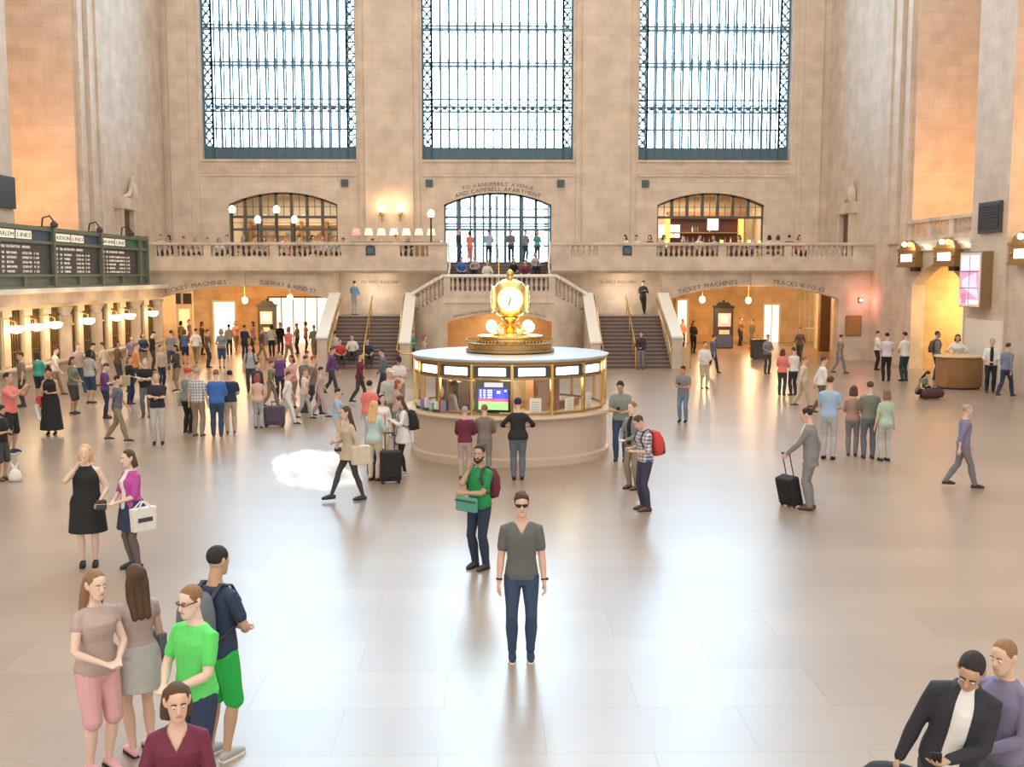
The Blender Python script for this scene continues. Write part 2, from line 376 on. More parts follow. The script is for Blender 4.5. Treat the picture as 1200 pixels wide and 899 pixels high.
for i, x in enumerate((-8.35, -3.75, 3.45, 8.1)):
    v = empty('wall_speaker', (x, YF, 9.15), 0, ['small square dark fitting on the wall beside the left tall window', 'small square dark fitting above and left of the arched doorway', 'small square dark fitting above and right of the arched doorway', 'small square dark fitting on the wall beside the right tall window'][i], 'speaker', 'square fittings below the tall windows')
    MB().box(-0.2, 0.2, -0.14, 0, -0.2, 0.2).build('case', BRONZE, v, bevel=0.03); g = MB()
    for j in range(4): g.box(-0.16, 0.16, -0.155, -0.14, -0.15 + j * 0.085, -0.11 + j * 0.085)
    g.build('grille', BRONZE2, v)
# side walls: deep bays between piers
def side_wall(s, piers, name):
    m = MB()
    for y0, y1, st in piers:
        m.box(min(s * HW, s * 22.4), max(s * HW, s * 22.4), y0 + st, y1, 0, 33)
        if st:
            x0 = s * (HW + 0.25); m.box(min(x0, s * 22.4), max(x0, s * 22.4), y0, y0 + st, 0, 33)
            for yy, w in ((y0 + 0.35, 0.5), (y0 + 1.5, 0.9)):
                xa = s * (HW + 0.08); m.box(min(xa, x0), max(xa, x0), yy, yy + w, 5.6 if s > 0 else 4.4, 33)
    m.box(min(s * 22.4, s * 23), max(s * 22.4, s * 23), -3, 60.5, 4.4, 33)
    return struct(m.build(name, STONE))
PL = [(47.3, YF + 1.3, 2.3), (37.2, 40.4, 0), (27.1, 30.3, 0), (17, 20.2, 0), (6.9, 10.1, 0)]
PR = [(47.6, YF + 1.3, 2.4), (38.2, 41.1, 0), (28.4, 31.6, 0), (18.3, 21.5, 0), (8.2, 11.4, 0)]
side_wall(-1, PL, 'wall_left'); side_wall(1, PR, 'wall_right')
m = MB()
for (a, _, _), (_, b, _) in zip(PL, PL[1:]): m.box(-22.4, -HW - 0.1, b, a, 0, 5.2)
struct(m.build('wall_left_base', STONE))
# ------------------------------------------------------------------ balusters
_b = MB().lathe([(0.075, 0), (0.075, 0.05), (0.045, 0.07), (0.04, 0.11), (0.075, 0.20), (0.082, 0.27), (0.06, 0.37), (0.04, 0.46), (0.05, 0.50), (0.075, 0.52), (0.075, 0.56)], n=10)
BAL0 = _b.build('baluster', PALE, smooth=True); BALME = BAL0.data; bpy.data.objects.remove(BAL0)
def baluster(root, x, y, z, h=0.56, k=1.0):
    o = bpy.data.objects.new('baluster', BALME); COL.objects.link(o); o.parent = root; o.location = V((x, y, z)) - root.location; o.scale = (k, k, h / 0.56)
def balustrade_x(root, segs, x0, x1, y0, zf, zt, mt=PALE):
    """rail along x from x0 to x1 with baluster runs segs=[(xa,xb,n)], solid between"""
    inv = M4.Translation(-root.location); zb = zf + 0.17
    MB().box(x0, x1, y0 - 0.06, y0 + 0.42, zt - 0.14, zt).build('top_rail', mt, root, bevel=0.02).matrix_parent_inverse = inv
    MB().box(x0, x1, y0 - 0.03, y0 + 0.38, zf, zb).build('base_rail', mt, root).matrix_parent_inverse = inv
    xs = sorted(segs); edges = [x0] + [e for s_ in xs for e in (s_[0], s_[1])] + [x1]
    for i in range(0, len(edges), 2):
        if edges[i + 1] - edges[i] > 0.02:
            MB().box(edges[i], edges[i + 1], y0, y0 + 0.35, zb, zt - 0.14).build('pedestal', mt, root).matrix_parent_inverse = inv
    for a, b, n in xs:
        for i in range(n): baluster(root, a + (b - a) * (i + 0.5) / n, y0 + 0.17, zb, zt - 0.14 - zb)
# ------------------------------------------------------------------ balcony
m = MB()
for s in (-1, 1): m.box(min(s * 2.5, s * HW), max(s * 2.5, s * HW), YB + 0.1, YF, 4.4, 4.85)
m.box(-2.5, 2.5, 56.2, 62, 4.4, 4.85)
struct(m.build('floor_balcony', MARBLE))
m = MB()
for s in (-1, 1):
    a, b = sorted((s * 2.5, s * HW))
    m.box(a, b, YB - 0.12, YB + 0.5, 4.38, 4.88); m.box(a, b, YB - 0.02, YB + 0.4, 4.31, 4.38); m.box(a, b, YB + 0.12, YB + 0.5, 4.24, 4.31)
struct(m.build('trim_6', PALE))
for s in (-1, 1):
    side = 'right' if s > 0 else 'left'
    r = empty('balustrade', (s * 10.3, YB, 4.88), 0, 'long pale stone balustrade along the %s half of the balcony' % side, 'balustrade', 'balcony balustrades')
    runs = [(3.4, 4.75, 5), (7.55, 10.55, 12), (10.95, 13.75, 11), (14.1, 17.1, 12)]
    sg = [(s * a, s * b, n) if s > 0 else (s * b, s * a, n) for a, b, n in runs]
    balustrade_x(r, sg, *sorted((s * 2.5, s * HW)), YB, 4.88, 5.72)
    p = empty('wall_plaque', (s * 6.15, YB, 5.1), 0, 'small dark arched plaque set in the balcony pedestal %s of the central steps' % side, 'plaque', 'dark balcony plaques')
    MB().poly([(-0.22, 0, 0), (0.22, 0, 0), (0.22, 0, 0.40), (0.16, 0, 0.46), (0.08, 0, 0.46), (0, 0, 0.5), (-0.08, 0, 0.46), (-0.16, 0, 0.46), (-0.22, 0, 0.40)], (0, -0.04, 0)).build('shield', CHAR, p)
    MB().box(-0.16, 0.16, -0.055, -0.04, 0.08, 0.36).build('inner_panel', BRONZE, p)
# wall under the balcony with the two flat arches
ARC = (8.3, 16.55)
for s in (-1, 1):
    a, b = sorted((s * ARC[0], s * ARC[1])); c, d = sorted((s * 7.95, s * HW))
    m = MB(); wall(m, 'y', YB + 0.3, YB + 0.95, c, d, 0, 4.38, [(a, b, 0, 3.02, 3.66)]); m.box((a + b) / 2 - 0.2, (a + b) / 2 + 0.2, YB + 0.2, YB + 0.3, 3.64, 4.24)
    struct(m.build('wall_arch_%s' % ('right' if s > 0 else 'left'), PALE))
m = MB()
for s in (-1, 1):
    c, d = sorted((s * 2.6, s * 8.2)); m.box(c, d, 53.3, 53.9, 0, 4.4); c, d = sorted((s * 7.95, s * 8.2)); m.box(c, d, YB + 0.9, 66, 0, 4.4)
struct(m.build('wall_under_balcony', PALE))
m = MB(); m.box(-22.4, -8.2, 66, 66.5, 0, 4.6); m.box(8.2, 22.4, 66, 66.5, 0, 4.6)
struct(m.build('wall_passage_back', GOLDST))
m = MB(); m.box(-24, -8.0, YB + 0.9, 66, 4.3, 4.4); m.box(8.0, 24, YB + 0.9, 66, 4.3, 4.4)
struct(m.build('ceiling_passage', GOLDST))
m = MB()
arc_text(m, 'TICKET MACHINES', 0.30, 12.42, YB + 0.3, 3.755, 13.4, 2.9, -2.3); arc_text(m, 'TRACKS 41 TO 42', 0.30, 12.42, YB + 0.3, 3.755, 13.4, 2.55, 2.15)
tag(m.build('carved_inscription', INSC), 'dark carved words ticket machines and tracks over the right ground arch', 'inscription')
m = MB()
arc_text(m, 'TICKET MACHINES', 0.30, -12.42, YB + 0.3, 3.755, 13.4, 3.0, -2.2); arc_text(m, 'SUBWAY & 42ND ST', 0.30, -12.42, YB + 0.3, 3.755, 13.4, 2.7, 2.25)
tag(m.build('carved_inscription', INSC), 'faint carved words ticket machines and subway over the left ground arch', 'inscription')
m = MB(); arc_text(m, 'WAITING ROOM', 0.26, 12.9, 63.0, 3.62, 16, 2.7, 0)
lt = m.build('carved_inscription', INSC); tag(lt, 'faint words waiting room on the beam inside the right passage', 'inscription')
struct(MB().box(8.2, 22.4, 63.0, 63.3, 3.5, 4.3).build('trim_7', GOLDST))
for s, t in ((-1, 'TO WEST BALCONY'), (1, 'TO WEST BALCONY')):
    m = MB(); flat_text(m, t, 0.2, (s * 5.9, 53.3, 3.75), (1, 0, 0), (0, 0, 1), (0, -1, 0), 1.9)
    tag(m.build('carved_inscription', INSC), 'faint carved words on the wall above the %s flight of steps' % ('right' if s > 0 else 'left'), 'inscription')
# ------------------------------------------------------------------ stairs
def step_mesh(x0, x1, y0, y1, z0, z1):
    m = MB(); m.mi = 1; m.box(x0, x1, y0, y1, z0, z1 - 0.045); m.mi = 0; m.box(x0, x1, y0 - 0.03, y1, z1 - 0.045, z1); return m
def rail(root, pts, r, name='handrail', mt=BRASS):
    o = MB().tube(pts, r, 8).build(name, mt, root, smooth=True); o.matrix_parent_inverse = M4.Translation(-root.location); return o
YS0, NS, RI, RU = 47.45, 14, 0.16, 0.262
for s in (-1, 1):
    side = 'right' if s > 0 else 'left'
    root = empty('stone_staircase', (s * 6.1, YS0, 0), 0, 'broad dark stone flight of steps rising to the balcony %s of the round booth' % side, 'staircase', 'side flights of the grand stair'); inv = M4.Translation(-root.location)
    X = lambda a, b: sorted((s * a, s * b))
    for i in range(NS):
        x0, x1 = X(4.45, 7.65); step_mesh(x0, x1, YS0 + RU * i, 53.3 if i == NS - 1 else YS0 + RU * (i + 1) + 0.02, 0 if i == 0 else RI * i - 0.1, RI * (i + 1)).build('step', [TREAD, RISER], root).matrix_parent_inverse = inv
    zl = RI * NS
    for i in range(6):                                    # quarter turn inward to the landing
        xa = 4.45 - 0.32 * i; x0, x1 = X(xa - 0.34, xa); m = MB(); m.box(x0, x1, 51.3, 53.3, zl + RI * i - 0.1, zl + RI * (i + 1)); m.build('step', [TREAD, RISER], root).matrix_parent_inverse = inv
    for a, b, nm in ((4.02, 4.45, 'inner_parapet'), (7.65, 8.1, 'outer_parapet')):
        x0, x1 = X(a, b); y0, y1 = YS0 - 0.25, 51.35; h0 = 1.12 if nm[0] == 'i' else 1.35; h1 = 3.22
        m = MB(); m.hexa([(x0, y0, 0), (x1, y0, 0), (x1, y1, 0), (x0, y1, 0)], [(x0, y0, h0), (x1, y0, h0), (x1, y1, h1), (x0, y1, h1)]); m.build(nm, PALE, root).matrix_parent_inverse = inv
        m = MB(); e = 0.05; t = 0.12
        m.hexa([(x0 - e, y0 - e, h0), (x1 + e, y0 - e, h0), (x1 + e, y1, h1), (x0 - e, y1, h1)], [(x0 - e, y0 - e, h0 + t), (x1 + e, y0 - e, h0 + t), (x1 + e, y1, h1 + t), (x0 - e, y1, h1 + t)])
        m.build('coping', WHITEST, root, bevel=0.03).matrix_parent_inverse = inv
        xi = s * (4.55 if nm[0] == 'i' else 7.55)
        if nm[0] == 'i': rail(root, [(xi, y1, h1 - 0.02), (xi, y0 + 0.1, h0 - 0.05), (xi + s * 0.02, y0 - 0.15, h0 - 0.25), (s * 4.3, y0 - 0.45, h0 - 0.38), (s * 3.6, y0 - 0.5, h0 - 0.42)], 0.035)
        else: rail(root, [(xi, y1, h1 - 0.2), (xi, y0 + 0.1, h0 - 0.25), (xi, y0 - 0.1, h0 - 0.55)], 0.035)
    xm = s * 6.05
    rail(root, [(xm, 51.1, zl + 0.95), (xm, YS0 + 0.15, 1.08), (xm, YS0 - 0.1, 0.95), (xm, YS0 - 0.1, 0.02)], 0.04)
    for j in (3, 8, 12): rail(root, [(xm, YS0 + RU * j + 0.12, RI * j + 0.1), (xm, YS0 + RU * j + 0.12, RI * j + 1.06)], 0.025, 'rail_post')
    rail(root, [(s * 4.5, 53.1, zl + 1.0), (s * 3.9, 53.1, zl + 1.25), (s * 2.8, 53.1, zl + 1.75)], 0.035)
    light('stair_light', 'POINT', (s * 6.1, 52.2, 3.5), 34, (1, 0.85, 0.66), shadow_soft_size=0.4)
    rail(root, [(s * 4.5, 53.1, zl - 0.05), (s * 4.5, 53.1, zl + 1.0)], 0.03, 'rail_post', DARK)
# landing: bowed front wall with an arch, balustrade on top
root = empty('stone_landing', (0, 50, 0), 0, 'pale bowed stone landing with balustrade and orange lit arch behind the booth', 'landing'); inv = M4.Translation(-root.location)
def tk(o): o.matrix_parent_inverse = inv; return o
ZL = 3.2
tk(MB().box(-2.62, 2.62, 49.95, 53.3, ZL - 0.2, ZL).build('landing_floor', MARBLE, root))
m = MB(); wall(m, 'y', 49.9, 50.35, -2.6, 2.6, 0, ZL, [(-2.45, 2.45, 0, 1.98, 2.36)])
for s in (-1, 1):
    N = 8                                                 # the wall bows back to the side flights
    for i in range(N):
        t0, t1 = i / N, (i + 1) / N
        f = lambda t: (s * (2.6 + 1.6 * t), 49.9 + 1.35 * t ** 1.6, ZL + 0.02 - (ZL - 2.35) * t)
        a, b = f(t0), f(t1)
        m.hexa([(a[0], a[1], 0), (b[0], b[1], 0), (b[0], b[1] + 0.4, 0), (a[0], a[1] + 0.4, 0)], [a, b, (b[0], b[1] + 0.4, b[2]), (a[0], a[1] + 0.4, a[2])])
tk(m.build('bowed_wall', PALE, root))
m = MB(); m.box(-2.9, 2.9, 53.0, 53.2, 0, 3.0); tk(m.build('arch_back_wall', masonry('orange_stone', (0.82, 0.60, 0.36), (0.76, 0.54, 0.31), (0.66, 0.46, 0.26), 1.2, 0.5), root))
m = MB(); 
for s in (-1, 1): m.box(min(s * 2.6, s * 2.9), max(s * 2.6, s * 2.9), 50.35, 53.0, 0, 3.0)
tk(m.build('arch_side_wall', GOLDST, root))
tk(MB().box(-2.5, 2.5, 49.84, 49.9, 2.86, 2.94).build('string_course', PALE, root))
m = MB(); arc_text(m, 'DINING CONCOURSE', 0.15, 0, 49.9, 2.46, 8.3, 1.75, -1.3); arc_text(m, 'TRACKS 100 TO 117', 0.15, 0, 49.9, 2.46, 8.3, 1.75, 1.3)
tk(m.build('lettering', INSC, root))
tk(MB().box(-2.6, 2.6, 49.84, 50.30, ZL + 0.86, ZL + 1.0).build('top_rail', WHITEST, root, bevel=0.03)); tk(MB().box(-2.6, 2.6, 49.88, 50.26, ZL, ZL + 0.22).build('base_rail', PALE, root))
for s in (-1, 1): tk(MB().box(min(s * 2.3, s * 2.6), max(s * 2.3, s * 2.6), 49.9, 50.25, ZL + 0.22, ZL + 0.86).build('pedestal', PALE, root))
for i in range(20): baluster(root, -2.3 + 4.6 * (i + 0.5) / 20, 50.07, ZL + 0.22, 0.64, 1.1)
for s in (-1, 1):
    pts = [(s * (2.6 + 1.5 * t), 50.1 + 1.3 * t ** 1.6, ZL + 0.93 - 0.92 * t) for t in [i / 8 for i in range(9)]]
    m = MB()
    for a, b in zip(pts, pts[1:]): m.bar(a, b, 0.44, 0.15)
    tk(m.build('raking_rail', WHITEST, root))
    for i in range(6):
        t = (i + 0.6) / 7.5; baluster(root, s * (2.6 + 1.5 * t), 50.1 + 1.3 * t ** 1.6, ZL - 0.85 * t + 0.04, 0.80 - 0.06 * t, 1.05)
for i in range(10):                                       # flight from landing up to the balcony
    tk(step_mesh(-2.5, 2.5, 53.0 + 0.32 * i, 56.2, ZL + 0.165 * i - (0.1 if i else 0), ZL + 0.165 * (i + 1)).build('step', [TREAD, RISER], root))
rail(root, [(0, 56.1, 5.75), (0, 53.0, 4.1), (0, 53.0, 3.22)], 0.04)
for s in (-1, 1):
    m = MB().box(min(s * 2.5, s * 2.62), max(s * 2.5, s * 2.62), 53.3, 56.2, 3.0, 4.85); tk(m.build('side_wall', PALE, root))
    rail(root, [(s * 2.42, 51.5, 5.75), (s * 2.42, 51.4, 5.3), (s * 2.36, 51.35, 4.6), (s * 2.42, 51.3, 4.2)], 0.05, 'handrail', WHITEST)
# ------------------------------------------------------------------ right bay: lower wall with arch, little balustrade on top
YA, YZ = 41.1, 47.6
m = MB(); wall(m, 'x', HW + 0.1, HW + 0.7, YA, YZ, 0, 5.2, [(41.75, 46.95, 0, 3.72, 4.62)]); struct(m.build('wall_right_bay', PALE))
m = MB(); m.box(HW + 0.1, 22.4, YA, YZ, 5.2, 5.55); struct(m.build('floor_right_bay', PALE))
m = MB(); m.box(HW - 0.05, HW + 0.6, YA, YZ, 5.4, 5.62); m.box(HW, HW + 0.6, YA, YZ, 5.2, 5.4); struct(m.build('trim_8', WHITEST))
m = MB(); wall(m, 'y', 46.95, 47.5, HW + 0.7, 25.5, 0, 5.2, [(HW + 2.3, HW + 4.0, 0, 2.6, 3.1)]); wall(m, 'x', 25.5, 26, 41.0, 47.5, 0, 5.2); m.box(HW + 0.7, 25.5, 41.0, 41.1, 0, 5.2); m.box(HW + .7, 25.5, 41, 47, 5.0, 5.2)
struct(m.build('wall_right_passage', GOLDST))
r = empty('balustrade', (HW + 0.2, 44.3, 5.62), R(0), 'short pale stone balustrade above the two lit signs on the right wall', 'balustrade'); inv = M4.Translation(-r.location)
for nm, x0, x1, z0, z1 in (('top_rail', HW, HW + 0.45, 6.42, 6.56), ('base_rail', HW + 0.05, HW + 0.4, 5.62, 5.82)): MB().box(x0, x1, YA, YZ, z0, z1).build(nm, PALE, r).matrix_parent_inverse = inv
for y0, y1 in ((41.1, 41.2), (42.9, 43.35), (45.0, 45.45), (47.2, 47.6)): MB().box(HW + 0.08, HW + 0.38, y0, y1, 5.82, 6.42).build('pedestal', PALE, r).matrix_parent_inverse = inv
for a, b in ((41.2, 42.9), (43.35, 45.0), (45.45, 47.2)):
    for i in range(7): baluster(r, HW + 0.22, a + (b - a) * (i + 0.5) / 7, 5.82, 0.6)
m = MB()
for (a, _, _), (_, b, _) in zip(PR[1:], PR[2:]): m.box(HW + 0.1, 22.4, b, a, 0, 5.5)
struct(m.build('wall_right_base', STONE))
# doors with carved surrounds high on the side piers
for s, yy, n in ((1, 55.2, 1), (-1, 52.3, 2)):
    root = struct(empty('door_%d' % n, (s * HW, yy, 4.85))); x = lambda a, b: sorted((-s * a, -s * b))
    def bx(nm, a, b, y0, y1, z0, z1, mt): MB().box(*x(a, b), y0, y1, z0, z1).build(nm, mt, root)
    bx('door_panel', 0.0, 0.06, -0.7, 0.7, 0, 2.4, WOODD)
    for q in (-1, 1): bx('door_jamb', 0, 0.3, *sorted((q * 0.7, q * 1.0)), 0, 2.75, PALE)
    bx('door_lintel', 0, 0.34, -1.15, 1.15, 2.45, 3.0, PALE)
    m = MB(); m.tube([(-s * 0.2, -s * 0.9, 3.0), (-s * 0.24, -s * 0.9, 3.3), (-s * 0.22, -s * 0.88, 3.7), (-s * 0.2, -s * 0.9, 3.85), (-s * 0.2, -s * 0.9, 4.05)], [0.2, 0.24, 0.2, 0.07, 0.12], 10); m.tube([(-s * 0.2, -s * 0.7, 3.5), (-s * 0.25, -s * 0.2, 3.15), (-s * 0.2, s * 0.4, 3.05)], [0.1, 0.12, 0.07], 8)
    m.build('carved_figure', PALE, root, smooth=True)
# ------------------------------------------------------------------ round information booth
BC = V((0, 25.3, 0)); BR = 2.3
booth = empty('information_booth', BC, 0, 'round marble and brass information booth with glass windows in the middle of the floor', 'booth')
MB().lathe([(2.36, 0), (2.36, 0.16), (2.32, 0.18), (2.30, 0.20), (2.30, 0.98), (2.36, 1.02), (2.0, 1.03), (2.0, 0.02)], n=96).build('stone_base', MARBLE2, booth, smooth=40)
MB().lathe([(1.95, 1.03), (2.46, 1.03), (2.50, 1.07), (2.48, 1.12), (1.95, 1.13)], n=96).build('counter_ledge', MARBLE2, booth, smooth=40)
MB().lathe([(0.02, 0.0), (2.0, 0.0), (2.0, 0.04), (0.02, 0.04)], n=48).build('booth_floor', WOODD, booth)
MB().lathe([(2.05, 2.29), (2.34, 2.29), (2.36, 2.32), (2.36, 2.35), (1.2, 2.37), (0.02, 2.38)], n=16, a0=-90, a1=270).build('roof', noisy('white_roof', (0.50, 0.56, 0.60), (0.44, 0.50, 0.54), 3, 0.35), booth)
MB().lathe([(2.20, 2.25), (2.32, 2.25), (2.33, 2.29), (2.20, 2.29)], n=16, a0=-90, a1=270).build('roof_edge', DBRASS, booth)
NF = 16
def bp(ang, r, z): return V((r * math.cos(ang), r * math.sin(ang), z))
for k in range(NF):
    a0 = -math.pi / 2 + 2 * math.pi * k / NF; a1 = a0 + 2 * math.pi / NF; am = (a0 + a1) / 2
    p = bp(a0, 2.27, 0); m = MB(); m.bar(p + V((0, 0, 1.13)), p + V((0, 0, 2.28)), 0.06, 0.06, up=(math.cos(a0), math.sin(a0), 0)); m.build('mullion', BRASS, booth)
    A, B = bp(a0, 2.25, 0), bp(a1, 2.25, 0); d = (B - A).normalized(); nrm = bp(am, 1, 0)
    for z, h, nm in ((1.15, 0.05, 'window_sill'), (1.93, 0.045, 'transom'), (2.24, 0.05, 'head_rail')): m = MB(); m.bar(A + V((0, 0, z)), B + V((0, 0, z)), 0.05, h); m.build(nm, DBRASS, booth)
    lb = MB(); ca, cb = A + (B - A) * 0.16, A + (B - A) * 0.84; q = nrm * -0.03
    lb.mi = 1; lb.bar(A + (B - A) * 0.04 + q + V((0, 0, 2.08)), A + (B - A) * 0.96 + q + V((0, 0, 2.08)), 0.05, 0.25)
    lb.mi = 0; lb.bar(ca + V((0, 0, 2.08)), cb + V((0, 0, 2.08)), 0.05, 0.17)
    lb.build('light_box', [LAMPS, CHAR], booth)
    m = MB(); m.bar(A + q + V((0, 0, 1.54)), B + q + V((0, 0, 1.54)), 0.012, 0.76); m.build('pane', GLASSD, booth)
m = MB().lathe([(0.95, 0.04), (0.95, 2.3)], n=16); m.build('core_column', noisy('booth_core', (0.50, 0.36, 0.16), (0.25, 0.16, 0.07), 4, 0.5), booth)
for k, (a, w, z0, z1, mt) in enumerate(((-150, 0.7, 0.04, 1.75, WOODD), (-122, 0.9, 0.04, 1.2, CHAR), (-60, 0.7, 0.04, 1.85, WOODM), (-42, 0.6, 0.04, 1.15, WOODD), (-20, 0.8, 0.04, 1.3, WOODM), (-175, 0.8, 0.04, 1.25, WOODM))):
    c = bp(R(a), 1.42, 0); t = bp(R(a) + math.pi / 2, 1, 0); m = MB(); m.bar(c - t * w / 2 + V((0, 0, (z0 + z1) / 2)), c + t * w / 2 + V((0, 0, (z0 + z1) / 2)), 0.35, z1 - z0)
    m.build('inner_cabinet', mt, booth)
for a, lab, c_, scr_ in ((-112, 'dark computer monitor beside the attendant in the booth', CHAR, None), (-118, 'small lilac lit screen behind the attendant in the booth', BLACK, 1)):
    cpos = BC + bp(R(a), 1.85 if not scr_ else 1.25, 1.13 if not scr_ else 1.3); o = empty('computer_monitor', cpos, R(a) + math.pi / 2, lab, 'monitor'); MB().box(-0.26, 0.26, -0.02, 0.03, 0.08, 0.42).build('housing', c_, o, bevel=0.01); MB().box(-0.1, 0.1, -0.05, 0.08, 0, 0.09).build('foot', c_, o)
    MB().box(-0.23, 0.23, -0.025, -0.02, 0.11, 0.39).build('face', mat('lilac_screen', (0.55, 0.45, 0.9), 0.4, emit=0.5) if scr_ else GREENM, o)
# brass gallery on the roof
m = MB().lathe([(1.05, 2.40), (1.05, 2.46), (1.0, 2.47), (1.0, 2.58), (1.04, 2.60), (0.95, 2.61), (0.9, 2.42)], n=64)
for k in range(72):
    a = 2 * math.pi * k / 72; p = bp(a, 1.03, 2.60); m.bar(p, p + V((0, 0, 0.07)), 0.035, 0.03)
m.build('brass_gallery', DBRASS, booth)
m = MB(); m.mi = 0; m.lathe([(0.74, 2.42), (0.74, 2.70), (0.78, 2.72), (0.78, 2.76), (0.05, 2.78)], n=48)
m.mi = 1
for k in range(24):
    a = 2 * math.pi * (k + 0.5) / 24; p = bp(a, 0.755, 2.56); t = bp(a + math.pi / 2, 1, 0); m.bar(p - t * 0.05, p + t * 0.05, 0.03, 0.14)
m.build('drum', [BRASS, CHAR], booth)
# ball clock
ck = empty('ball_clock', BC + V((0, 0, 2.76)), 0, 'golden ball clock with glowing opal dials on top of the round booth', 'clock')
MB().lathe([(0.42, 0), (0.42, 0.05), (0.30, 0.09), (0.20, 0.16), (0.13, 0.22), (0.10, 0.28), (0.13, 0.32), (0.17, 0.36), (0.21, 0.40), (0.21, 0.43), (0.13, 0.45)], n=32).build('pedestal', BRASS, ck, smooth=50)
for k in range(4):
    a = R(45 + 90 * k); c = lambda r, z: bp(a, r, z)
    MB().tube([c(0.36, 0.04), c(0.40, 0.16), c(0.30, 0.25), c(0.20, 0.22), c(0.22, 0.14)], [0.035, 0.04, 0.04, 0.03, 0.02], 8).build('scroll_bracket', BRASS, ck, smooth=True)
zc = 0.86
MB().lathe([(0.16, zc - 0.44), (0.30, zc - 0.38), (0.41, zc - 0.24), (0.455, zc - 0.1), (0.46, zc), (0.455, zc + 0.1), (0.41, zc + 0.24), (0.31, zc + 0.37), (0.18, zc + 0.45), (0.06, zc + 0.48)], n=32).build('case', noisy('clock_gold', (0.95, 0.70, 0.30), (0.80, 0.52, 0.18), 5, 0.22, metal=1.0), ck, smooth=50)
MB().lathe([(0.06, zc + 0.46), (0.09, zc + 0.50), (0.06, zc + 0.53), (0.09, zc + 0.57), (0.09, zc + 0.62), (0.05, zc + 0.67), (0.01, zc + 0.70)], n=16).build('acorn_finial', BRASS, ck, smooth=True)
DIAL = mat('opal_dial', (1.0, 0.86, 0.56), 0.3, emit=0.55)
for k in range(4):
    a = -math.pi / 2 + math.pi / 2 * k; n_ = bp(a, 1, 0); t = bp(a + math.pi / 2, 1, 0); c = n_ * 0.375 + V((0, 0, zc)); up = V((0, 0, 1))
    m = MB(); rings = []
    for r, dd in ((0.30, 0.0), (0.30, 0.055), (0.24, 0.075), (0.12, 0.088), (0.003, 0.09)): rings.append([c + n_ * dd + t * (r * math.cos(2 * math.pi * j / 40)) + up * (r * math.sin(2 * math.pi * j / 40)) for j in range(40)])
    d_ = m.loft(rings).build('dial', DIAL, ck, smooth=True)
    m = MB(); m.tube([c + n_ * 0.05 + t * (0.31 * math.cos(2 * math.pi * j / 40)) + up * (0.31 * math.sin(2 * math.pi * j / 40)) for j in range(41)], 0.02, 8); m.build('dial_rim', BRASS, ck, smooth=True)
    m = MB()
    for j in range(12):
        g = 2 * math.pi * j / 12; e = t * math.cos(g) + up * math.sin(g); m.bar(c + n_ * 0.082 + e * 0.225, c + n_ * 0.075 + e * 0.27, 0.018, 0.006, up=n_)
    m.build('hour_marks', INSC, ck)
    for nm, deg, L, w in (('minute_hand', 195, 0.25, 0.016), ('hour_hand', 196, 0.15, 0.024)):
        e = t * math.sin(R(deg)) + up * math.cos(R(deg)); m = MB(); m.bar(c + n_ * 0.10 - e * 0.04, c + n_ * 0.10 + e * L, w, 0.006, up=n_); m.build(nm, DARK, ck)
for k in range(4):
    p = BC + bp(R(-135 + 90 * k), 0.62, 2.78); q = ('left front', 'right front', 'right back', 'left back')[k]
    g = empty('globe_lamp', p, 0, 'glowing white globe lamp at the %s of the clock base' % q, 'lamp', 'globes around the clock')
    MB().lathe([(0.09, 0), (0.06, 0.02), (0.03, 0.04), (0.03, 0.09), (0.06, 0.10)], n=12).build('brass_stem', BRASS, g, smooth=True); MB().ball((0, 0, 0.2), 0.125, 20).build('globe', LAMP, g, smooth=True)
light('globe_light', 'POINT', BC + V((0, -0.9, 3.05)), 16, WARM, shadow_soft_size=0.3)
light('booth_light', 'POINT', BC + V((0, -1.6, 1.9)), 22, (1, 0.85, 0.6), shadow_soft_size=0.3)
light('booth_light', 'POINT', BC + V((1.4, -0.6, 1.9)), 15, (1, 0.8, 0.5), shadow_soft_size=0.3); light('booth_light', 'POINT', BC + V((-1.4, -0.6, 1.9)), 15, (1, 0.85, 0.6), shadow_soft_size=0.3)
# information monitor in the window left of the middle mullion
am = -math.pi / 2 - math.pi / NF; c = BC + bp(am, 2.05, 1.14); mo = empty('monitor', c, am + math.pi / 2, 'bright blue red and green information screen in the front booth window', 'screen')
MB().box(-0.40, 0.40, -0.05, 0.08, 0.04, 0.74).build('housing', BLACK, mo, bevel=0.01); MB().box(-0.12, 0.12, -0.04, 0.06, 0, 0.05).build('foot', BLACK, mo)
def em(nm, c_, e): return mat('screen_' + nm, c_, 0.4, emit=e * 0.5)
scr = ((-0.33, 0.33, 0.34, 0.56, em('blue', (0.02, 0.08, 0.95), 1.2)), (-0.33, 0.33, 0.28, 0.34, em('red', (1, 0.1, 0.25), 1.2)), (-0.33, 0.33, 0.10, 0.28, em('green', (0.45, 1, 0.35), 1.0)), (-0.20, 0.22, 0.60, 0.70, em('grey', (0.75, 0.75, 0.8), 0.8)))
mats_ = [q[4] for q in scr] + [em('white', (1, 1, 1), 1.2)]; m = MB()
for i, (a, b, z0, z1, mt) in enumerate(scr): m.mi = i; m.box(a, b, -0.056, -0.05, z0, z1)
m.mi = 4
for a, b in ((-0.30, -0.26), (-0.22, -0.17), (-0.13, -0.02)):
    for z in (0.36, 0.41, 0.46, 0.51): m.box(a, b, -0.06, -0.056, z, z + 0.03)
m.box(0.08, 0.16, -0.06, -0.056, 0.46, 0.52); m.box(0.25, 0.30, -0.06, -0.056, 0.50, 0.54)
m.build('picture', mats_, mo)
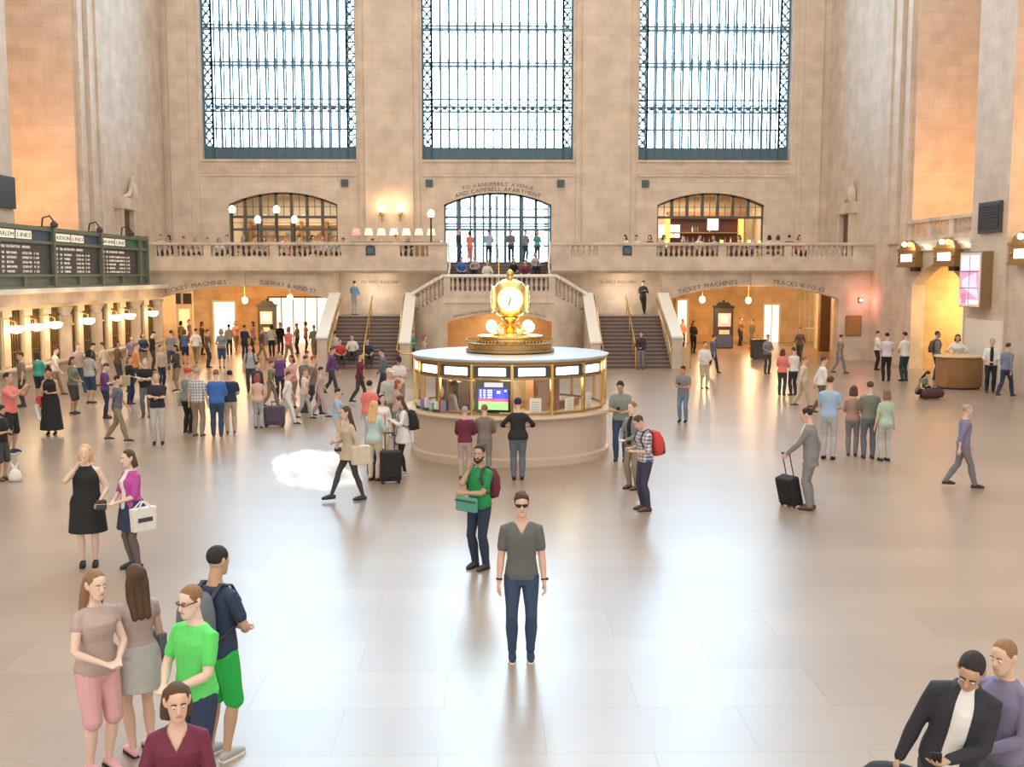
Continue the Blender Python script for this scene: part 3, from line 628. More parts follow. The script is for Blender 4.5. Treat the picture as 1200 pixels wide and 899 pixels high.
for i, (ang, wd, h, lab) in enumerate(((-76, 0.26, 0.36, 'white printed notice in the booth window right of the screen'), (-53, 0.24, 0.34, 'white printed notice in the second booth window right of the screen'), (-35, 0.22, 0.40, 'pale printed notice in the booth window near the right end'))):
    a = R(ang); p = BC + bp(a, 2.14, 1.13); n_ = empty('notice_card', p, a + math.pi / 2, lab, 'notice', 'notices in the booth windows')
    MB().box(-wd / 2, wd / 2, -0.012, 0.012, 0, h).build('card', PAPER, n_); m = MB()
    for j in range(5): m.box(-wd * 0.36, wd * (0.36 - 0.1 * (j % 2)), -0.015, -0.012, h * (0.18 + 0.14 * j), h * (0.22 + 0.14 * j))
    m.build('print_lines', mat('grey_print', (0.45, 0.47, 0.5), 0.7), n_)
a = R(-138); n_ = empty('dark_panel', BC + bp(a, 2.1, 1.13), a + math.pi / 2, 'dark panel with a pale oval mark in the left part of the booth', 'panel')
MB().box(-0.2, 0.2, -0.02, 0.02, 0, 0.74).build('board', WOODD, n_); MB().poly([(0.09 * math.cos(k * 0.4), -0.02, 0.45 + 0.14 * math.sin(k * 0.4)) for k in range(16)], (0, -0.012, 0)).build('oval_mark', PAPER, n_)
# leaflets standing on the booth counter at the left
for i in range(6):
    a = R(-158 + i * 5.2); o = empty('leaflet_rack', BC + bp(a, 2.28, 1.13), a + math.pi / 2, 'small rack of leaflets on the booth counter, %s from the left end' % ('first', 'second', 'third', 'fourth', 'fifth', 'sixth')[i], 'leaflets', 'leaflet racks on the booth counter')
    MB().box(-0.08, 0.08, -0.05, 0.05, 0, 0.06).build('holder', GLASSD if i % 2 else CHAR, o); MB().box(-0.065, 0.065, -0.02, 0.03, 0.03, 0.2 + 0.04 * (i % 3)).build('leaflets', cloth(((0.7, 0.7, 0.75), (0.25, 0.22, 0.45), (0.75, 0.7, 0.8), (0.4, 0.55, 0.55), (0.7, 0.72, 0.7), (0.3, 0.25, 0.4))[i]), o)
# ------------------------------------------------------------------ ticket office front on the left with board above
XT = -16.2; PIT_Y = [35.0 + 1.575 * i for i in range(-8, 11)]
tf = empty('ticket_office', (XT, 34, 0), 0, 'golden row of ticket windows with pilasters and fluted columns along the left wall', 'ticket office'); inv = M4.Translation(-tf.location)
def tk(o): o.matrix_parent_inverse = inv; return o
tk(MB().box(-HW - 0.1, XT - 0.9, 20, 51.4, 0, 3.0).build('back_wall', GOLDST, tf))
tk(MB().box(XT - 1.9, XT + 0.1, 20, 51.4, 3.02, 3.16).build('soffit', CREAM, tf)); tk(MB().box(XT - 1.9, XT + 0.25, 20, 51.4, 3.16, 3.55).build('cornice', PALE, tf)); tk(MB().box(XT - 1.9, XT + 0.45, 20, 51.4, 3.55, 3.72).build('cornice_ledge', WHITEST, tf))
tk(MB().box(XT - 0.9, XT + 0.25, 20, 51.0, 0, 1.05).build('counter_front', MARBLE2, tf)); tk(MB().box(XT - 0.9, XT + 0.38, 20, 51.0, 1.05, 1.12).build('counter_top', MARBLE, tf))
COLY = (39.725, 42.875, 47.6, 50.75)
for y in PIT_Y:
    col = any(abs(y - c) < 0.5 for c in COLY)
    if col:
        m = MB(); n = 48; rings = []
        for z in (1.12, 2.72): rings.append([(XT + 0.05 + (0.24 if j % 2 else 0.21) * math.cos(2 * math.pi * j / n), y + (0.24 if j % 2 else 0.21) * math.sin(2 * math.pi * j / n), z) for j in range(n)])
        m.loft(rings); m.lathe([(0.26, 2.70), (0.20, 2.74), (0.22, 2.80), (0.29, 2.95), (0.34, 3.02)], c=(XT + 0.05, y, 0), n=20); tk(m.build('fluted_column', PALE, tf))
    else:
        m = MB().box(XT - 0.5, XT, y - 0.3, y + 0.3, 1.12, 3.02); m.box(XT, XT + 0.04, y - 0.24, y + 0.24, 1.2, 2.75); m.box(XT, XT + 0.08, y - 0.34, y + 0.34, 2.8, 3.02); tk(m.build('pilaster', CREAM, tf))
GRILLE = mat('ticket_glass', (0.05, 0.04, 0.028), 0.15)
for y in PIT_Y:
    ym = y + 0.7875; m = MB(); m.mi = 0; m.box(XT - 0.12, XT - 0.08, ym - 0.5, ym + 0.5, 1.12, 3.02); m.mi = 1
    for k in range(5): m.box(XT - 0.08, XT - 0.05, ym - 0.42 + 0.2 * k, ym - 0.39 + 0.2 * k, 1.12, 3.0)
    for z in (1.6, 2.3): m.box(XT - 0.08, XT - 0.05, ym - 0.45, ym + 0.45, z, z + 0.04)
    tk(m.build('ticket_window', [GRILLE, DBRASS], tf))
ords = ('nearest', 'second', 'third', 'fourth', 'fifth', 'sixth', 'farthest'); vis = [y for y in PIT_Y if y > 34 and not any(abs(y - c) < 0.5 for c in COLY)]
for i, y in enumerate(vis):
    o = empty('wall_lamp', (XT + 0.06, y, 2.5), 0, 'glowing bowl lamp on a ticket office pilaster, %s of the row in view' % ords[min(i, 6)], 'lamp', 'ticket window lamps')
    MB().tube([(0, 0, 0.12), (0.12, 0, 0.22), (0.26, 0, 0.16), (0.28, 0, 0.02)], 0.022, 8).build('bracket', BRASS, o, smooth=True)
    MB().lathe([(0.02, -0.22), (0.14, -0.20), (0.22, -0.12), (0.25, -0.02), (0.20, 0.02), (0.02, 0.03)], c=(0.28, 0, 0), n=20).build('glass_bowl', LAMP, o, smooth=True)
    light('ticket_lamp_light', 'POINT', (XT + 0.75, y, 2.25), 13, WARM, shadow_soft_size=0.15)
for y in (36, 39, 42, 45, 48.5): light('soffit_light', 'POINT', (XT + 1.0, y, 3.3), 7, WARM, shadow_soft_size=0.1)
# departure board
db = empty('departure_board', (XT, 42, 3.73), 0, 'long dark green departure board with pale lettering above the ticket windows', 'departure board'); inv = M4.Translation(-db.location)
PY = [24.8, 29.55, 34.3, 39.05, 43.8, 48.5]; YE = 49.6
tk(MB().box(XT - 0.45, XT - 0.05, 24.8, YE, 3.73, 5.75).build('cabinet', GREENM, db))
for y in PY + [YE]: tk(MB().box(XT - 0.5, XT + 0.1, y - 0.09, y + 0.09, 3.72, 5.92).build('post', GREENM, db))
for z0, z1, nm in ((5.72, 5.86, 'top_rail'), (5.26, 5.36, 'middle_rail'), (4.12, 4.2, 'lower_rail'), (3.73, 3.80, 'bottom_rail')): tk(MB().box(XT - 0.4, XT + 0.06, 24.8, YE, z0, z1).build(nm, GREENM, db))
names = (['DEPARTURES', 'ARRIVALS'],) * 2 + (['HARLEM', 'LINES'], ['HUDSON', 'LINES'], ['NEW HAVEN', 'LINE'])
rnd = random.Random(3); dest = ['STAMFORD', 'NEW HAVEN', 'WASSAIC', 'BREWSTER', 'CROTON', 'N WHITE PLAINS', 'SOUTHEAST', 'HARRISON', 'BEACON', 'YONKERS', 'DANBURY']
for i, (a, b) in enumerate(zip(PY, PY[1:])):
    a += 0.09; b -= 0.09
    tk(MB().box(XT - 0.06, XT - 0.03, a, b, 5.36, 5.72).build('header_panel', NAVYP if i < 4 else mat('header_green', (0.03, 0.2, 0.09), 0.4), db))
    tk(MB().box(XT - 0.06, XT - 0.03, a, b, 4.2, 5.26).build('slate_panel', SLATE, db))
    w = b - a; m = MB(); m.box(XT - 0.03, XT - 0.012, a + 0.15, a + 0.15 + w * 0.32, 5.40, 5.68); m.box(XT - 0.03, XT - 0.012, a + 0.2 + w * 0.34, a + 0.2 + w * 0.60, 5.40, 5.68); tk(m.build('header_tiles', TXTW, db))
    n1, n2 = names[i]; L = MB()
    flat_text(L, n1, 0.2, (XT - 0.02, a + 0.15 + w * 0.16, 5.46), (0, 1, 0), (0, 0, 1), (1, 0, 0), w * 0.29); tk(L.build('header_lettering', SLATE, db)); L = MB(); flat_text(L, n2, 0.2, (XT - 0.02, a + 0.2 + w * 0.47, 5.46), (0, 1, 0), (0, 0, 1), (1, 0, 0), w * 0.23); tk(L.build('header_lettering', SLATE, db))
    L = MB()
    def put(s_, f0, f1, z, h=0.115): flat_text(globals()['L'], s_, h, (XT - 0.04, a + w * (f0 + f1) / 2, z), (0, 1, 0), (0, 0, 1), (1, 0, 0), w * (f1 - f0))
    put('TIME', 0.02, 0.10, 5.08, 0.13); put('TRK', 0.13, 0.20, 5.08, 0.13); put('DESTINATION', 0.22, 0.44, 5.08, 0.13); put('REMARKS', 0.48, 0.62, 5.08, 0.13); tk(L.build('lettering_row', TXTW, db))
    for r_ in range(5):
        L = MB(); z = 4.88 - 0.155 * r_; L.mi = 1; L.box(XT - 0.045, XT - 0.032, a + 0.05, b - 0.05, z - 0.02, z + 0.135); L.mi = 0; put('%d:%02d' % (rnd.randint(1, 6), rnd.randint(10, 59)), 0.02, 0.09, z); put(str(rnd.randint(11, 42)), 0.14, 0.18, z)
        d_ = rnd.choice(dest); put(d_, 0.22, 0.22 + 0.018 * len(d_), z); put(rnd.choice(['EXPRESS TO', 'LOCAL VIA', 'STOPS AT']), 0.48, 0.64, z); put('%d %d%d' % (rnd.randint(1, 9), rnd.randint(1, 5), rnd.randint(0, 9)), 0.68, 0.77, z)
        tk(L.build('lettering_row', [TXTW, SLATE], db))
for y in (36.6, 41.5, 46.3): tk(MB().box(XT - 0.4, XT + 0.04, y - 0.1, y + 0.1, 3.8, 4.12).build('stay', GREENM, db))
for y, l in ((38.9, 'curved black floodlight bracket on the departure board, the nearer one'), (43.4, 'curved black floodlight bracket on the departure board, the middle one'), (47.2, 'curved black floodlight bracket on the departure board, the farther one')):
    o = empty('floodlight', (XT - 0.1, y, 5.86), 0, l, 'light fitting', 'board floodlights'); MB().tube([(-0.2, 0, 0), (-0.15, 0, 0.35), (0.1, 0, 0.42), (0.25, 0, 0.2)], 0.03, 8).build('arm', DARK, o, smooth=True); MB().lathe([(0.1, -0.12), (0.14, 0.0), (0.05, 0.12)], c=(0.25, 0, 0.12), n=14).build('head', CHAR, o, smooth=True)
# dark screens on the near piers
o = empty('wall_screen', (-HW, 39.3, 6.6), 0, 'black flat panel high on the left pier above the departure board', 'panel'); MB().box(0, 0.14, -1.0, 1.0, 0, 1.15).build('panel', CHAR, o, bevel=0.02); MB().box(0.14, 0.15, -0.9, 0.9, 0.08, 1.07).build('face', DARK, o)
o = empty('wall_screen', (HW, 39.5, 5.72), 0, 'black louvred panel on the right pier above the poster screen', 'panel'); MB().box(-0.12, 0, -0.9, 0.85, 0, 1.15).build('frame', CHAR, o, bevel=0.02); m = MB()
for k in range(9): m.box(-0.15, -0.12, -0.82, 0.77, 0.16 + k * 0.1, 0.23 + k * 0.1)
m.build('louvre', DARK, o)
# poster screen
o = empty('poster_screen', (HW, 40.1, 2.95), 0, 'tall lit pink and blue poster screen in a bronze frame on the right pier', 'screen')
FR = noisy('poster_frame', (0.38, 0.26, 0.14), (0.30, 0.2, 0.1), 4, 0.35, metal=0.6)
m = MB(); m.box(-0.42, 0, -0.9, 0.9, 0, 2.1); m.build('frame', FR, o); MB().box(-0.45, -0.42, -0.86, 0.86, 0.04, 2.06).build('rim', WHITEST, o)
m = MB(); pm = [em('lilac', (0.80, 0.78, 0.95), 0.75), em('pink', (0.75, 0.35, 0.62), 0.7), em('pale', (0.88, 0.88, 0.98), 0.8), em('rose', (0.62, 0.22, 0.45), 0.7)]
m.box(-0.46, -0.45, -0.78, 0.74, 0.12, 1.96); m.mi = 1; m.box(-0.465, -0.46, -0.78, 0.74, 0.3, 1.4)
for k in range(9): m.mi = 2; m.bar((-0.467, -0.7 + 0.15 * k, 0.35 + 0.05 * k), (-0.467, -0.5 + 0.13 * k, 1.3 - 0.03 * k), 0.006, 0.07)
m.mi = 3; m.lathe([(0.02, -0.003), (0.24, 0)], c=(0, 0, 0), n=3); m.box(-0.466, -0.465, 0.2, 0.62, 0.14, 0.55); m.build('picture', pm, o)
m = MB()
for z in (0.72, 1.34): m.box(-0.472, -0.468, -0.78, 0.74, z, z + 0.025)
m.box(-0.472, -0.468, -0.03, 0.0, 0.12, 1.96); m.build('screen_joint', CHAR, o)
struct(MB().box(HW - 0.09, HW, 38.2, 41.1, 0, 2.5).build('trim_9', WHITEST))
# gilded lit track signs over the right arch
for i, (y, lab) in enumerate(((46.9, 'gilded lit track sign over the left end of the right wall arch'), (43.0, 'gilded lit track sign over the right end of the right wall arch'), (36.6, 'gilded lit track sign cut by the right edge of the picture'))):
    o = empty('track_sign', (HW + 0.1 if i < 2 else HW + 0.1, y, 4.55), 0, lab, 'sign', 'gilded track signs'); m = MB(); m.box(-0.32, 0, -1.0, 1.0, 0, 0.72); m.box(-0.36, 0, -1.05, 1.05, 0.66, 0.76); m.box(-0.36, 0, -1.05, 1.05, -0.04, 0.04)
    for q in (-1, 1): m.ball((-0.33, q * 0.82, 0.36), 0.07, 10)
    m.build('case', BRASS if i == 9 else DBRASS, o); MB().box(-0.34, -0.32, -0.6, 0.6, 0.2, 0.52).build('lit_face', LAMPS, o)
    m = MB(); rr = [(-0.9, 0.76), (-0.75, 0.98), (-0.45, 1.05), (-0.2, 1.12), (0.2, 1.12), (0.45, 1.05), (0.75, 0.98), (0.9, 0.76)]; m.poly([(-0.3, a, z) for a, z in rr], (0.2, 0, 0)); m.build('crest', DBRASS, o)
    MB().ball((-0.42, 0, 0.95), 0.11, 14).build('globe', LAMP, o, smooth=True)
    MB().box(-0.25, -0.05, -0.9, -0.3, -0.22, -0.04).build('under_bracket', DARK, o)
    light('sign_light', 'POINT', (HW - 0.7, y, 5.4), 9, WARM, shadow_soft_size=0.12)
o = empty('exit_lamp', (17.6, YB + 0.25, 2.95), 0, 'small glowing red lamp on the wall right of the right ground arch', 'lamp'); MB().box(-0.1, 0.1, -0.06, 0.04, -0.12, 0.12).build('case', DARK, o); MB().ball((0, -0.1, 0), 0.08, 12).build('bulb', REDG, o, smooth=True); light('red_light', 'POINT', (17.6, YB - 0.25, 2.95), 14, (1, 0.25, 0.18), shadow_soft_size=0.1)
o = empty('notice_board', (17.3, YB + 0.3, 1.2), 0, 'square brown wooden board on the wall under the red lamp', 'board'); MB().box(-0.4, 0.4, -0.08, 0, 0, 1.0).build('frame', WOODM, o, bevel=0.02); MB().box(-0.33, 0.33, -0.095, -0.08, 0.07, 0.93).build('panel', noisy('brown_board', (0.42, 0.22, 0.08), (0.36, 0.18, 0.06), 4, 0.6), o)
# wooden help desk
p = on_floor(1123, 455); o = empty('help_desk', p, 0, 'curved wooden help desk with pale top beside the right arch', 'desk')
MB().lathe([(0.80, 0.06), (0.84, 0.10), (0.84, 1.14), (0.80, 1.16), (0.02, 1.17)], n=40, sx=1.0, sy=0.75).build('body', WOODM, o, smooth=40); MB().lathe([(0.02, 1.16), (0.92, 1.16), (0.94, 1.20), (0.90, 1.23), (0.02, 1.235)], n=40, sx=1.0, sy=0.78).build('top', noisy('pale_wood', (0.72, 0.55, 0.33), (0.62, 0.45, 0.26), 4, 0.35), o, smooth=40); MB().lathe([(0.76, 0), (0.76, 0.08), (0.02, 0.08)], n=40, sy=0.75).build('plinth', DARK, o)
# passages: lamps, booths, lit panels
def glowbox(name, loc, w, h, mt, label, cat, frame=CREAM, kids=0, grp=None):
    o = empty(name, loc, 0, label, cat, grp); MB().box(-w / 2, w / 2, -0.06, 0, 0, h).build('lit_face', mt, o)
    m = MB(); t = 0.12
    for a, b, c_, d in ((-w / 2 - t, -w / 2, 0, h + t), (w / 2, w / 2 + t, 0, h + t), (-w / 2, w / 2, h, h + t)): m.box(a, b, -0.12, 0, c_, d)
    m.build('frame', frame, o)
    for k in range(kids):
        x = -w / 2 + w * (k + 1) / (kids + 1); MB().box(x - 0.03, x + 0.03, -0.1, -0.06, 0, h).build('mullion', frame, o)
    return o
def XA(px, Y): return at_depth(px, 322, Y).x
glowbox('shop_window', (XA(350, 65.9), 65.9, 0.0), 3.6, 2.75, SHOPW, 'wide bright shop window at the back of the left passage', 'shop window', WOODD, 4)
glowbox('lit_panel', (XA(262, 65.9), 65.9, 0.0), 1.25, 2.5, SHOPW, 'tall pale lit panel on the back wall of the left passage', 'panel')
glowbox('lit_panel', (XA(905, 65.9), 65.9, 0.0), 0.9, 2.3, SHOPW, 'white lit display in a cream doorway in the right passage', 'display', CREAM, 1)
glowbox('lit_panel', (XA(800, 65.9), 65.9, 0.0), 0.55, 2.6, SHOPW, 'narrow lit panel at the left end of the right passage', 'panel')
o = empty('fanlight_door', (XA(206, 62), 62, 0), 0, 'cream door with dark fanlight panes at the left end of the left passage', 'door')
MB().box(-0.9, 0.9, 0, 0.2, 0, 3.3).build('frame', CREAM, o)
for x, nm in ((-0.62, 'fanlight'), (0, 'fanlight'), (0.62, 'fanlight')): MB().box(x - 0.24, x + 0.24, -0.04, 0, 2.5, 3.1).build(nm, GRILLE, o)
for x in (-0.42, 0.42): MB().box(x - 0.3, x + 0.3, -0.04, 0, 0.1, 2.2).build('lit_leaf', mat('warm_glow_door', (1, 0.72, 0.36), 0.4, emit=0.45), o)
for px, fy, lab, lit in ((847, 408, 'dark poster kiosk with lit picture inside the right passage', 1), (314, 404, 'dark poster kiosk before the bright shop window in the left passage', 1)):
    p = on_floor(px, fy); o = empty('poster_kiosk', p, 0, lab, 'kiosk', 'dark poster kiosks')
    MB().box(-0.52, 0.52, -0.3, 0.3, 0, 2.3).build('body', CHAR, o, bevel=0.03); MB().box(-0.56, 0.56, -0.34, 0.34, 2.3, 2.42).build('cap', DARK, o); m = MB(); m.poly([(-0.4, -0.2, 2.42), (0.4, -0.2, 2.42), (0.25, -0.2, 2.62), (-0.25, -0.2, 2.62)], (0, 0.4, 0)); m.build('pediment', DARK, o); MB().ball((0, 0, 2.68), 0.08, 10).build('finial', DARK, o)
    m = MB(); m.box(-0.36, 0.36, -0.32, -0.30, 1.25, 2.0); m.mi = 1; m.lathe([(0.24, 0), (0.02, 0.001)], c=(0, -0.325, 1.65), n=3); m.box(-0.2, 0.2, -0.33, -0.32, 1.45, 1.85); m.build('poster', [em('dim_rose', (0.75, 0.5, 0.45), 0.6), em('cream', (0.9, 0.8, 0.65), 0.7)], o)
    MB().box(-0.3, 0.3, -0.315, -0.30, 0.8, 1.05).build('label_plate', PAPER, o); MB().box(-0.45, 0.45, -0.32, -0.3, 0.05, 0.75).build('lower_panel', mat('blue_panel', (0.10, 0.14, 0.30), 0.4), o)
p = on_floor(889, 421); o = empty('litter_bin', p, 0, 'square dark litter bin standing in front of the right passage', 'bin'); MB().box(-0.36, 0.36, -0.3, 0.3, 0.04, 0.92).build('body', CHAR, o, bevel=0.03); MB().box(-0.38, 0.38, -0.32, 0.32, 0.92, 0.99).build('lid', DARK, o, bevel=0.02); MB().box(-0.26, 0.26, -0.315, -0.3, 0.62, 0.8).build('slot_plate', CHAR, o)
p = on_floor(803, 432); o = empty('brass_barrier', p, 0, 'low brass frame barrier beside the right flight of steps', 'barrier'); m = MB(); m.tube([(-0.22, 0, 0), (-0.22, 0, 1.0), (0.22, 0, 1.0), (0.22, 0, 0)], 0.03, 8); m.build('frame', BRASS, o); MB().box(-0.19, 0.19, -0.01, 0.01, 0.12, 0.96).build('panel', noisy('barrier_panel', (0.75, 0.55, 0.3), (0.68, 0.48, 0.25), 3, 0.4), o)
for px, Y, w in ((967, 58, 0.5),):
    o = tag(MB().box(XA(px, Y) - w / 2, XA(px, Y) + w / 2, Y - 0.2, Y + 0.2, 0, 4.3).build('passage_column', WOODD), 'dark square column standing inside the right passage', 'column')
o = empty('brass_gate', (XA(955, 64.5), 64.5, 0), 0, 'tall brass gate bars beyond the dark column in the right passage', 'gate')
for k in range(7): MB().box(-0.9 + 0.3 * k, -0.86 + 0.3 * k, -0.03, 0.03, 0, 3.2).build('bar', BRASS, o)
MB().box(-0.95, 0.98, -0.05, 0.05, 3.2, 3.32).build('gate_rail', BRASS, o); MB().box(-0.95, 0.98, -0.04, 0.04, 0.9, 0.98).build('gate_rail', BRASS, o)
for i, (px, py, Y, lab) in enumerate(((823, 351, 60, 'star bright lamp near the left end of the right passage'), (877, 352, 62.4, 'star bright lamp in the middle of the right passage'), (287, 352, 62.4, 'star bright lamp between panels in the left passage'), (340, 349, 62, 'star bright lamp above the shop window in the left passage'))):
    p = at_depth(px, py, Y); o = empty('pendant_lamp', p, 0, lab, 'lamp', 'passage lamps'); MB().ball((0, 0, 0), 0.17, 16, rz=0.2).build('globe', LAMP, o, smooth=True); MB().tube([(0, 0, 0.18), (0, 0, 4.3 - p.z)], 0.02, 6).build('rod', BRASS, o); light('passage_light', 'POINT', p - V((0, 0.9, 0.1)), 150, WARM, shadow_soft_size=0.25)
light('passage_light', 'POINT', (15.5, 58, 3.4), 150, WARM, shadow_soft_size=0.4); light('passage_light', 'POINT', (-15.5, 57, 3.4), 160, WARM, shadow_soft_size=0.4)
light('landing_arch_light', 'POINT', (0, 51.3, 1.9), 60, (1, 0.62, 0.30), shadow_soft_size=0.5)
light('bay_light', 'AREA', (20.6, 44.4, 3.6), 160, (1, 0.66, 0.3), target=(21.5, 46.9, 1.5), size=1.0)
# uplights standing on the ledges of the tall bays
UP = 165
for s, y in ((1, 43.6), (-1, 43.2), (1, 34.2), (-1, 33.5), (1, 24.5), (-1, 23.5)):
    light('bay_uplight', 'AREA', (s * 20.2, y, 6.3), UP, (1, 0.44, 0.13), target=(s * 20.8, y + 5, 18), size=2.2)
# ------------------------------------------------------------------ balcony rooms behind the arches
def room(a, b, nm, mt, ceil=8.9):
    m = MB(); m.box(a, b, 65.5, 65.7, 4.6, ceil); m.box(a - 0.2, a, YF + 1.3, 65.7, 4.6, ceil); m.box(b, b + 0.2, YF + 1.3, 65.7, 4.6, ceil); m.box(a, b, YF + 1.3, 65.7, ceil, ceil + 0.2); m.box(a, b, YF, 65.7, 4.6, 4.85); return struct(m.build(nm, mt))
room(-15.2, -8.2, 'wall_restaurant', noisy('cream_plaster', (0.72, 0.64, 0.53), (0.66, 0.57, 0.46), 2, 0.8)); room(8.2, 15.2, 'wall_bar', noisy('tan_plaster', (0.66, 0.55, 0.40), (0.6, 0.5, 0.36), 2, 0.8))
for s in (-1, 1): light('room_light', 'AREA', (s * 11.7, 62.4, 8.7), 260 if s > 0 else 150, (1, 0.8, 0.55), target=(s * 11.7, 62.4, 0), size=4)
struct(MB().box(-6, 6, 60.4, 75, 4.6, 4.84).build('floor_vestibule', MARBLE))
m = MB()
for s in (-1, 1): m.box(min(s * 3.3, s * 3.6), max(s * 3.3, s * 3.6), 60.5, 74, 4.84, 9.2)
struct(m.build('wall_vestibule', STONE))
dr = struct(empty('door_3', (0, 68, 4.84))); m = MB()
for k in range(9): m.box(-3.3 + 0.825 * k - 0.07, -3.3 + 0.825 * k + 0.07, -0.06, 0.06, 0, 4.3)
for z in (0.05, 1.1, 2.3, 2.45, 3.4): m.box(-3.3, 3.3, -0.05, 0.05, z, z + 0.1)
m.build('door_frame', BRONZE, dr)
rs = empty('restaurant_shelving', (-11.7, 64.6, 4.85), 0, 'pale wooden shelving at the back of the left balcony arch', 'shelving')
MB().box(-3.0, 3.0, 0.3, 0.4, 0, 2.5).build('back_panel', CREAM, rs)
for z in (0.9, 1.6, 2.2): MB().box(-3.0, 3.0, 0, 0.35, z, z + 0.07).build('shelf', WOODM, rs)
for x in (-3, -1.5, 0, 1.5, 3): MB().box(x - 0.08, x + 0.08, -0.05, 0.35, 0, 2.5).build('upright', WOODM, rs)
for i in range(18):
    x = -14.4 + 0.31 * i; c_ = ((0.6, 0.3, 0.25), (0.7, 0.68, 0.6), (0.2, 0.3, 0.4), (0.5, 0.42, 0.3))[i % 4]
    tag(MB().lathe([(0.07, 0), (0.10, 0.04), (0.10, 0.2 + 0.05 * (i % 3)), (0.05, 0.28 + 0.05 * (i % 3))], c=(x, 64.75, 5.82 if i % 2 else 6.52), n=10).build('jar', cloth(c_), smooth=True), 'small jar on the pale shelving behind the left arch', 'jar', 'jars on the pale shelving')
for i, (px, h) in enumerate(((272, 247), (324, 247), (302, 259), (345, 259), (505, 252))):
    p = at_depth(px, h, 55.5 if i != 4 else 54.0); o = empty('lamp_post', (p.x, p.y, 4.85), 0, ('tall glowing lantern on a dark post at the left end of the left arch', 'tall glowing lantern on a dark post at the middle of the left arch', 'shorter glowing lantern between the two tall ones on the balcony', 'shorter glowing lantern right of the tall pair on the balcony', 'glowing lantern on a dark post left of the central doorway')[i], 'lamp', 'balcony lamp posts')
    hz = p.z - 4.85; MB().lathe([(0.16, 0), (0.14, 0.06), (0.05, 0.1), (0.045, hz - 0.2), (0.10, hz - 0.16), (0.11, hz - 0.12)], n=12).build('post', CHAR, o, smooth=True); MB().ball((0, 0, hz + 0.05), 0.17, 14, rz=0.22).build('lantern', LAMP, o, smooth=True)
for i, px in enumerate((447, 469)):
    p = at_depth(px, 240, 58.6); o = empty('wall_uplight', (p.x, 58.7, 7.3), 0, 'bright upward wall light above the shaded lamps, the %s one' % ('left', 'right')[i], 'lamp', 'uplights by the lamp bar'); MB().lathe([(0.04, 0), (0.10, 0.1), (0.14, 0.26), (0.12, 0.27)], n=14).build('shade', BRASS, o, smooth=True); MB().ball((0, 0, 0.28), 0.12, 12, rz=0.26).build('flame_bulb', LAMP, o, smooth=True)
    MB().tube([(0, 0, 0.02), (0, 0.15, -0.2), (0, 0.45, -0.25)], 0.03, 8).build('bracket', BRASS, o); light('wall_uplight_light', 'POINT', (p.x, 58.4, 8.0), 14, WARM, shadow_soft_size=0.15)
bar = empty('bar_counter', (-5.1, 57.0, 4.85), 0, 'long balcony bar counter carrying shaded lamps left of the doorway', 'bar'); MB().box(-2.6, 2.0, -0.35, 0.35, 0, 1.05).build('front', WOODM, bar); MB().box(-2.7, 2.1, -0.42, 0.42, 1.05, 1.13).build('top', MARBLE, bar)
SH = [(0.9, 0.32, 0.28), (1, 0.72, 0.5), (1, 0.86, 0.55), (1, 0.9, 0.6), (1, 0.8, 0.6), (0.95, 0.6, 0.45), (0.9, 0.7, 0.5)]
for i in range(7):
    x = -7.5 + 0.66 * i; o = empty('table_lamp', (x, 57.0, 5.98), 0, 'small glowing shaded lamp on the balcony bar, %s from the left' % ords[max(0, i)].replace('nearest', 'first').replace('farthest', 'seventh'), 'lamp', 'shaded lamps on the bar')
    MB().lathe([(0.1, 0), (0.08, 0.03), (0.02, 0.06), (0.02, 0.3)], n=10).build('base', BRASS, o); MB().lathe([(0.24, 0.28), (0.16, 0.62)], n=16).build('shade', mat('lamp_shade_%d' % i, SH[i], 0.6, emit=0.6), o, smooth=True)
# bar shelves behind the right arch
bs = empty('bar_shelving', (11.75, 63.5, 4.85), 0, 'dark wooden bar shelving with amber columns behind the right balcony arch', 'shelving')
MB().box(-1.7, 2.9, 0, 0.3, 0, 2.7).build('back_panel', noisy('bar_back', (0.16, 0.06, 0.045), (0.07, 0.03, 0.03), 2, 0.5), bs)
for z in (1.1, 1.75, 2.65): MB().box(-1.7, 2.9, -0.35, 0.05, z, z + 0.07).build('shelf', WOODM, bs)
for x in (-1.75, 2.6): MB().box(x - 0.14, x + 0.14, -0.5, -0.2, 0, 2.8).build('amber_column', mat('amber_post', (1.0, 0.48, 0.12), 0.4, emit=0.7), bs)
MB().box(-1.75, 2.95, -0.6, 0.1, 2.75, 3.0).build('cornice', WOODM, bs); MB().box(-2.8, 2.9, -2.0, -1.4, 0, 1.1).build('counter', WOODD, bs)
for i in range(16):
    lower = i >= 6; x = 10.9 + (i - 6) * 0.32 if lower else 11.5 + i * 0.16 + (0.55 if i > 2 else 0)
    tag(MB().lathe([(0.045, 0), (0.05, 0.03), (0.05, 0.2), (0.018, 0.27), (0.018, 0.36)], c=(x, 63.25, 6.02 if lower else 6.67), n=8).build('bottle', (mat('bottle_clear', (0.75, 0.72, 0.62), 0.2), mat('bottle_green', (0.1, 0.25, 0.1), 0.2), mat('bottle_brown', (0.35, 0.15, 0.05), 0.2))[i % 3], smooth=True), 'small bottle standing on the dark bar shelves', 'bottle', 'bottles on the bar shelves')
for i, x in enumerate((8.95, 9.5, 10.0, 10.4)): tag(MB().box(x, x + 0.36, 63.2, 63.24, 6.35, 7.1).build('menu_screen', mat('menu_glow', (0.9, 0.9, 0.9), 0.5, emit=0.35)), 'white lit panel left of the bar shelves, %s of four' % ords[i].replace('nearest', 'first'), 'panel', 'white panels by the bar')
tag(MB().box(12.35, 13.0, 63.05, 63.1, 6.78, 7.45).build('menu_board', mat('menu_glow', (0.9, 0.9, 0.9), 0.5, emit=0.7)), 'white lit board in the middle of the bar shelves', 'board')
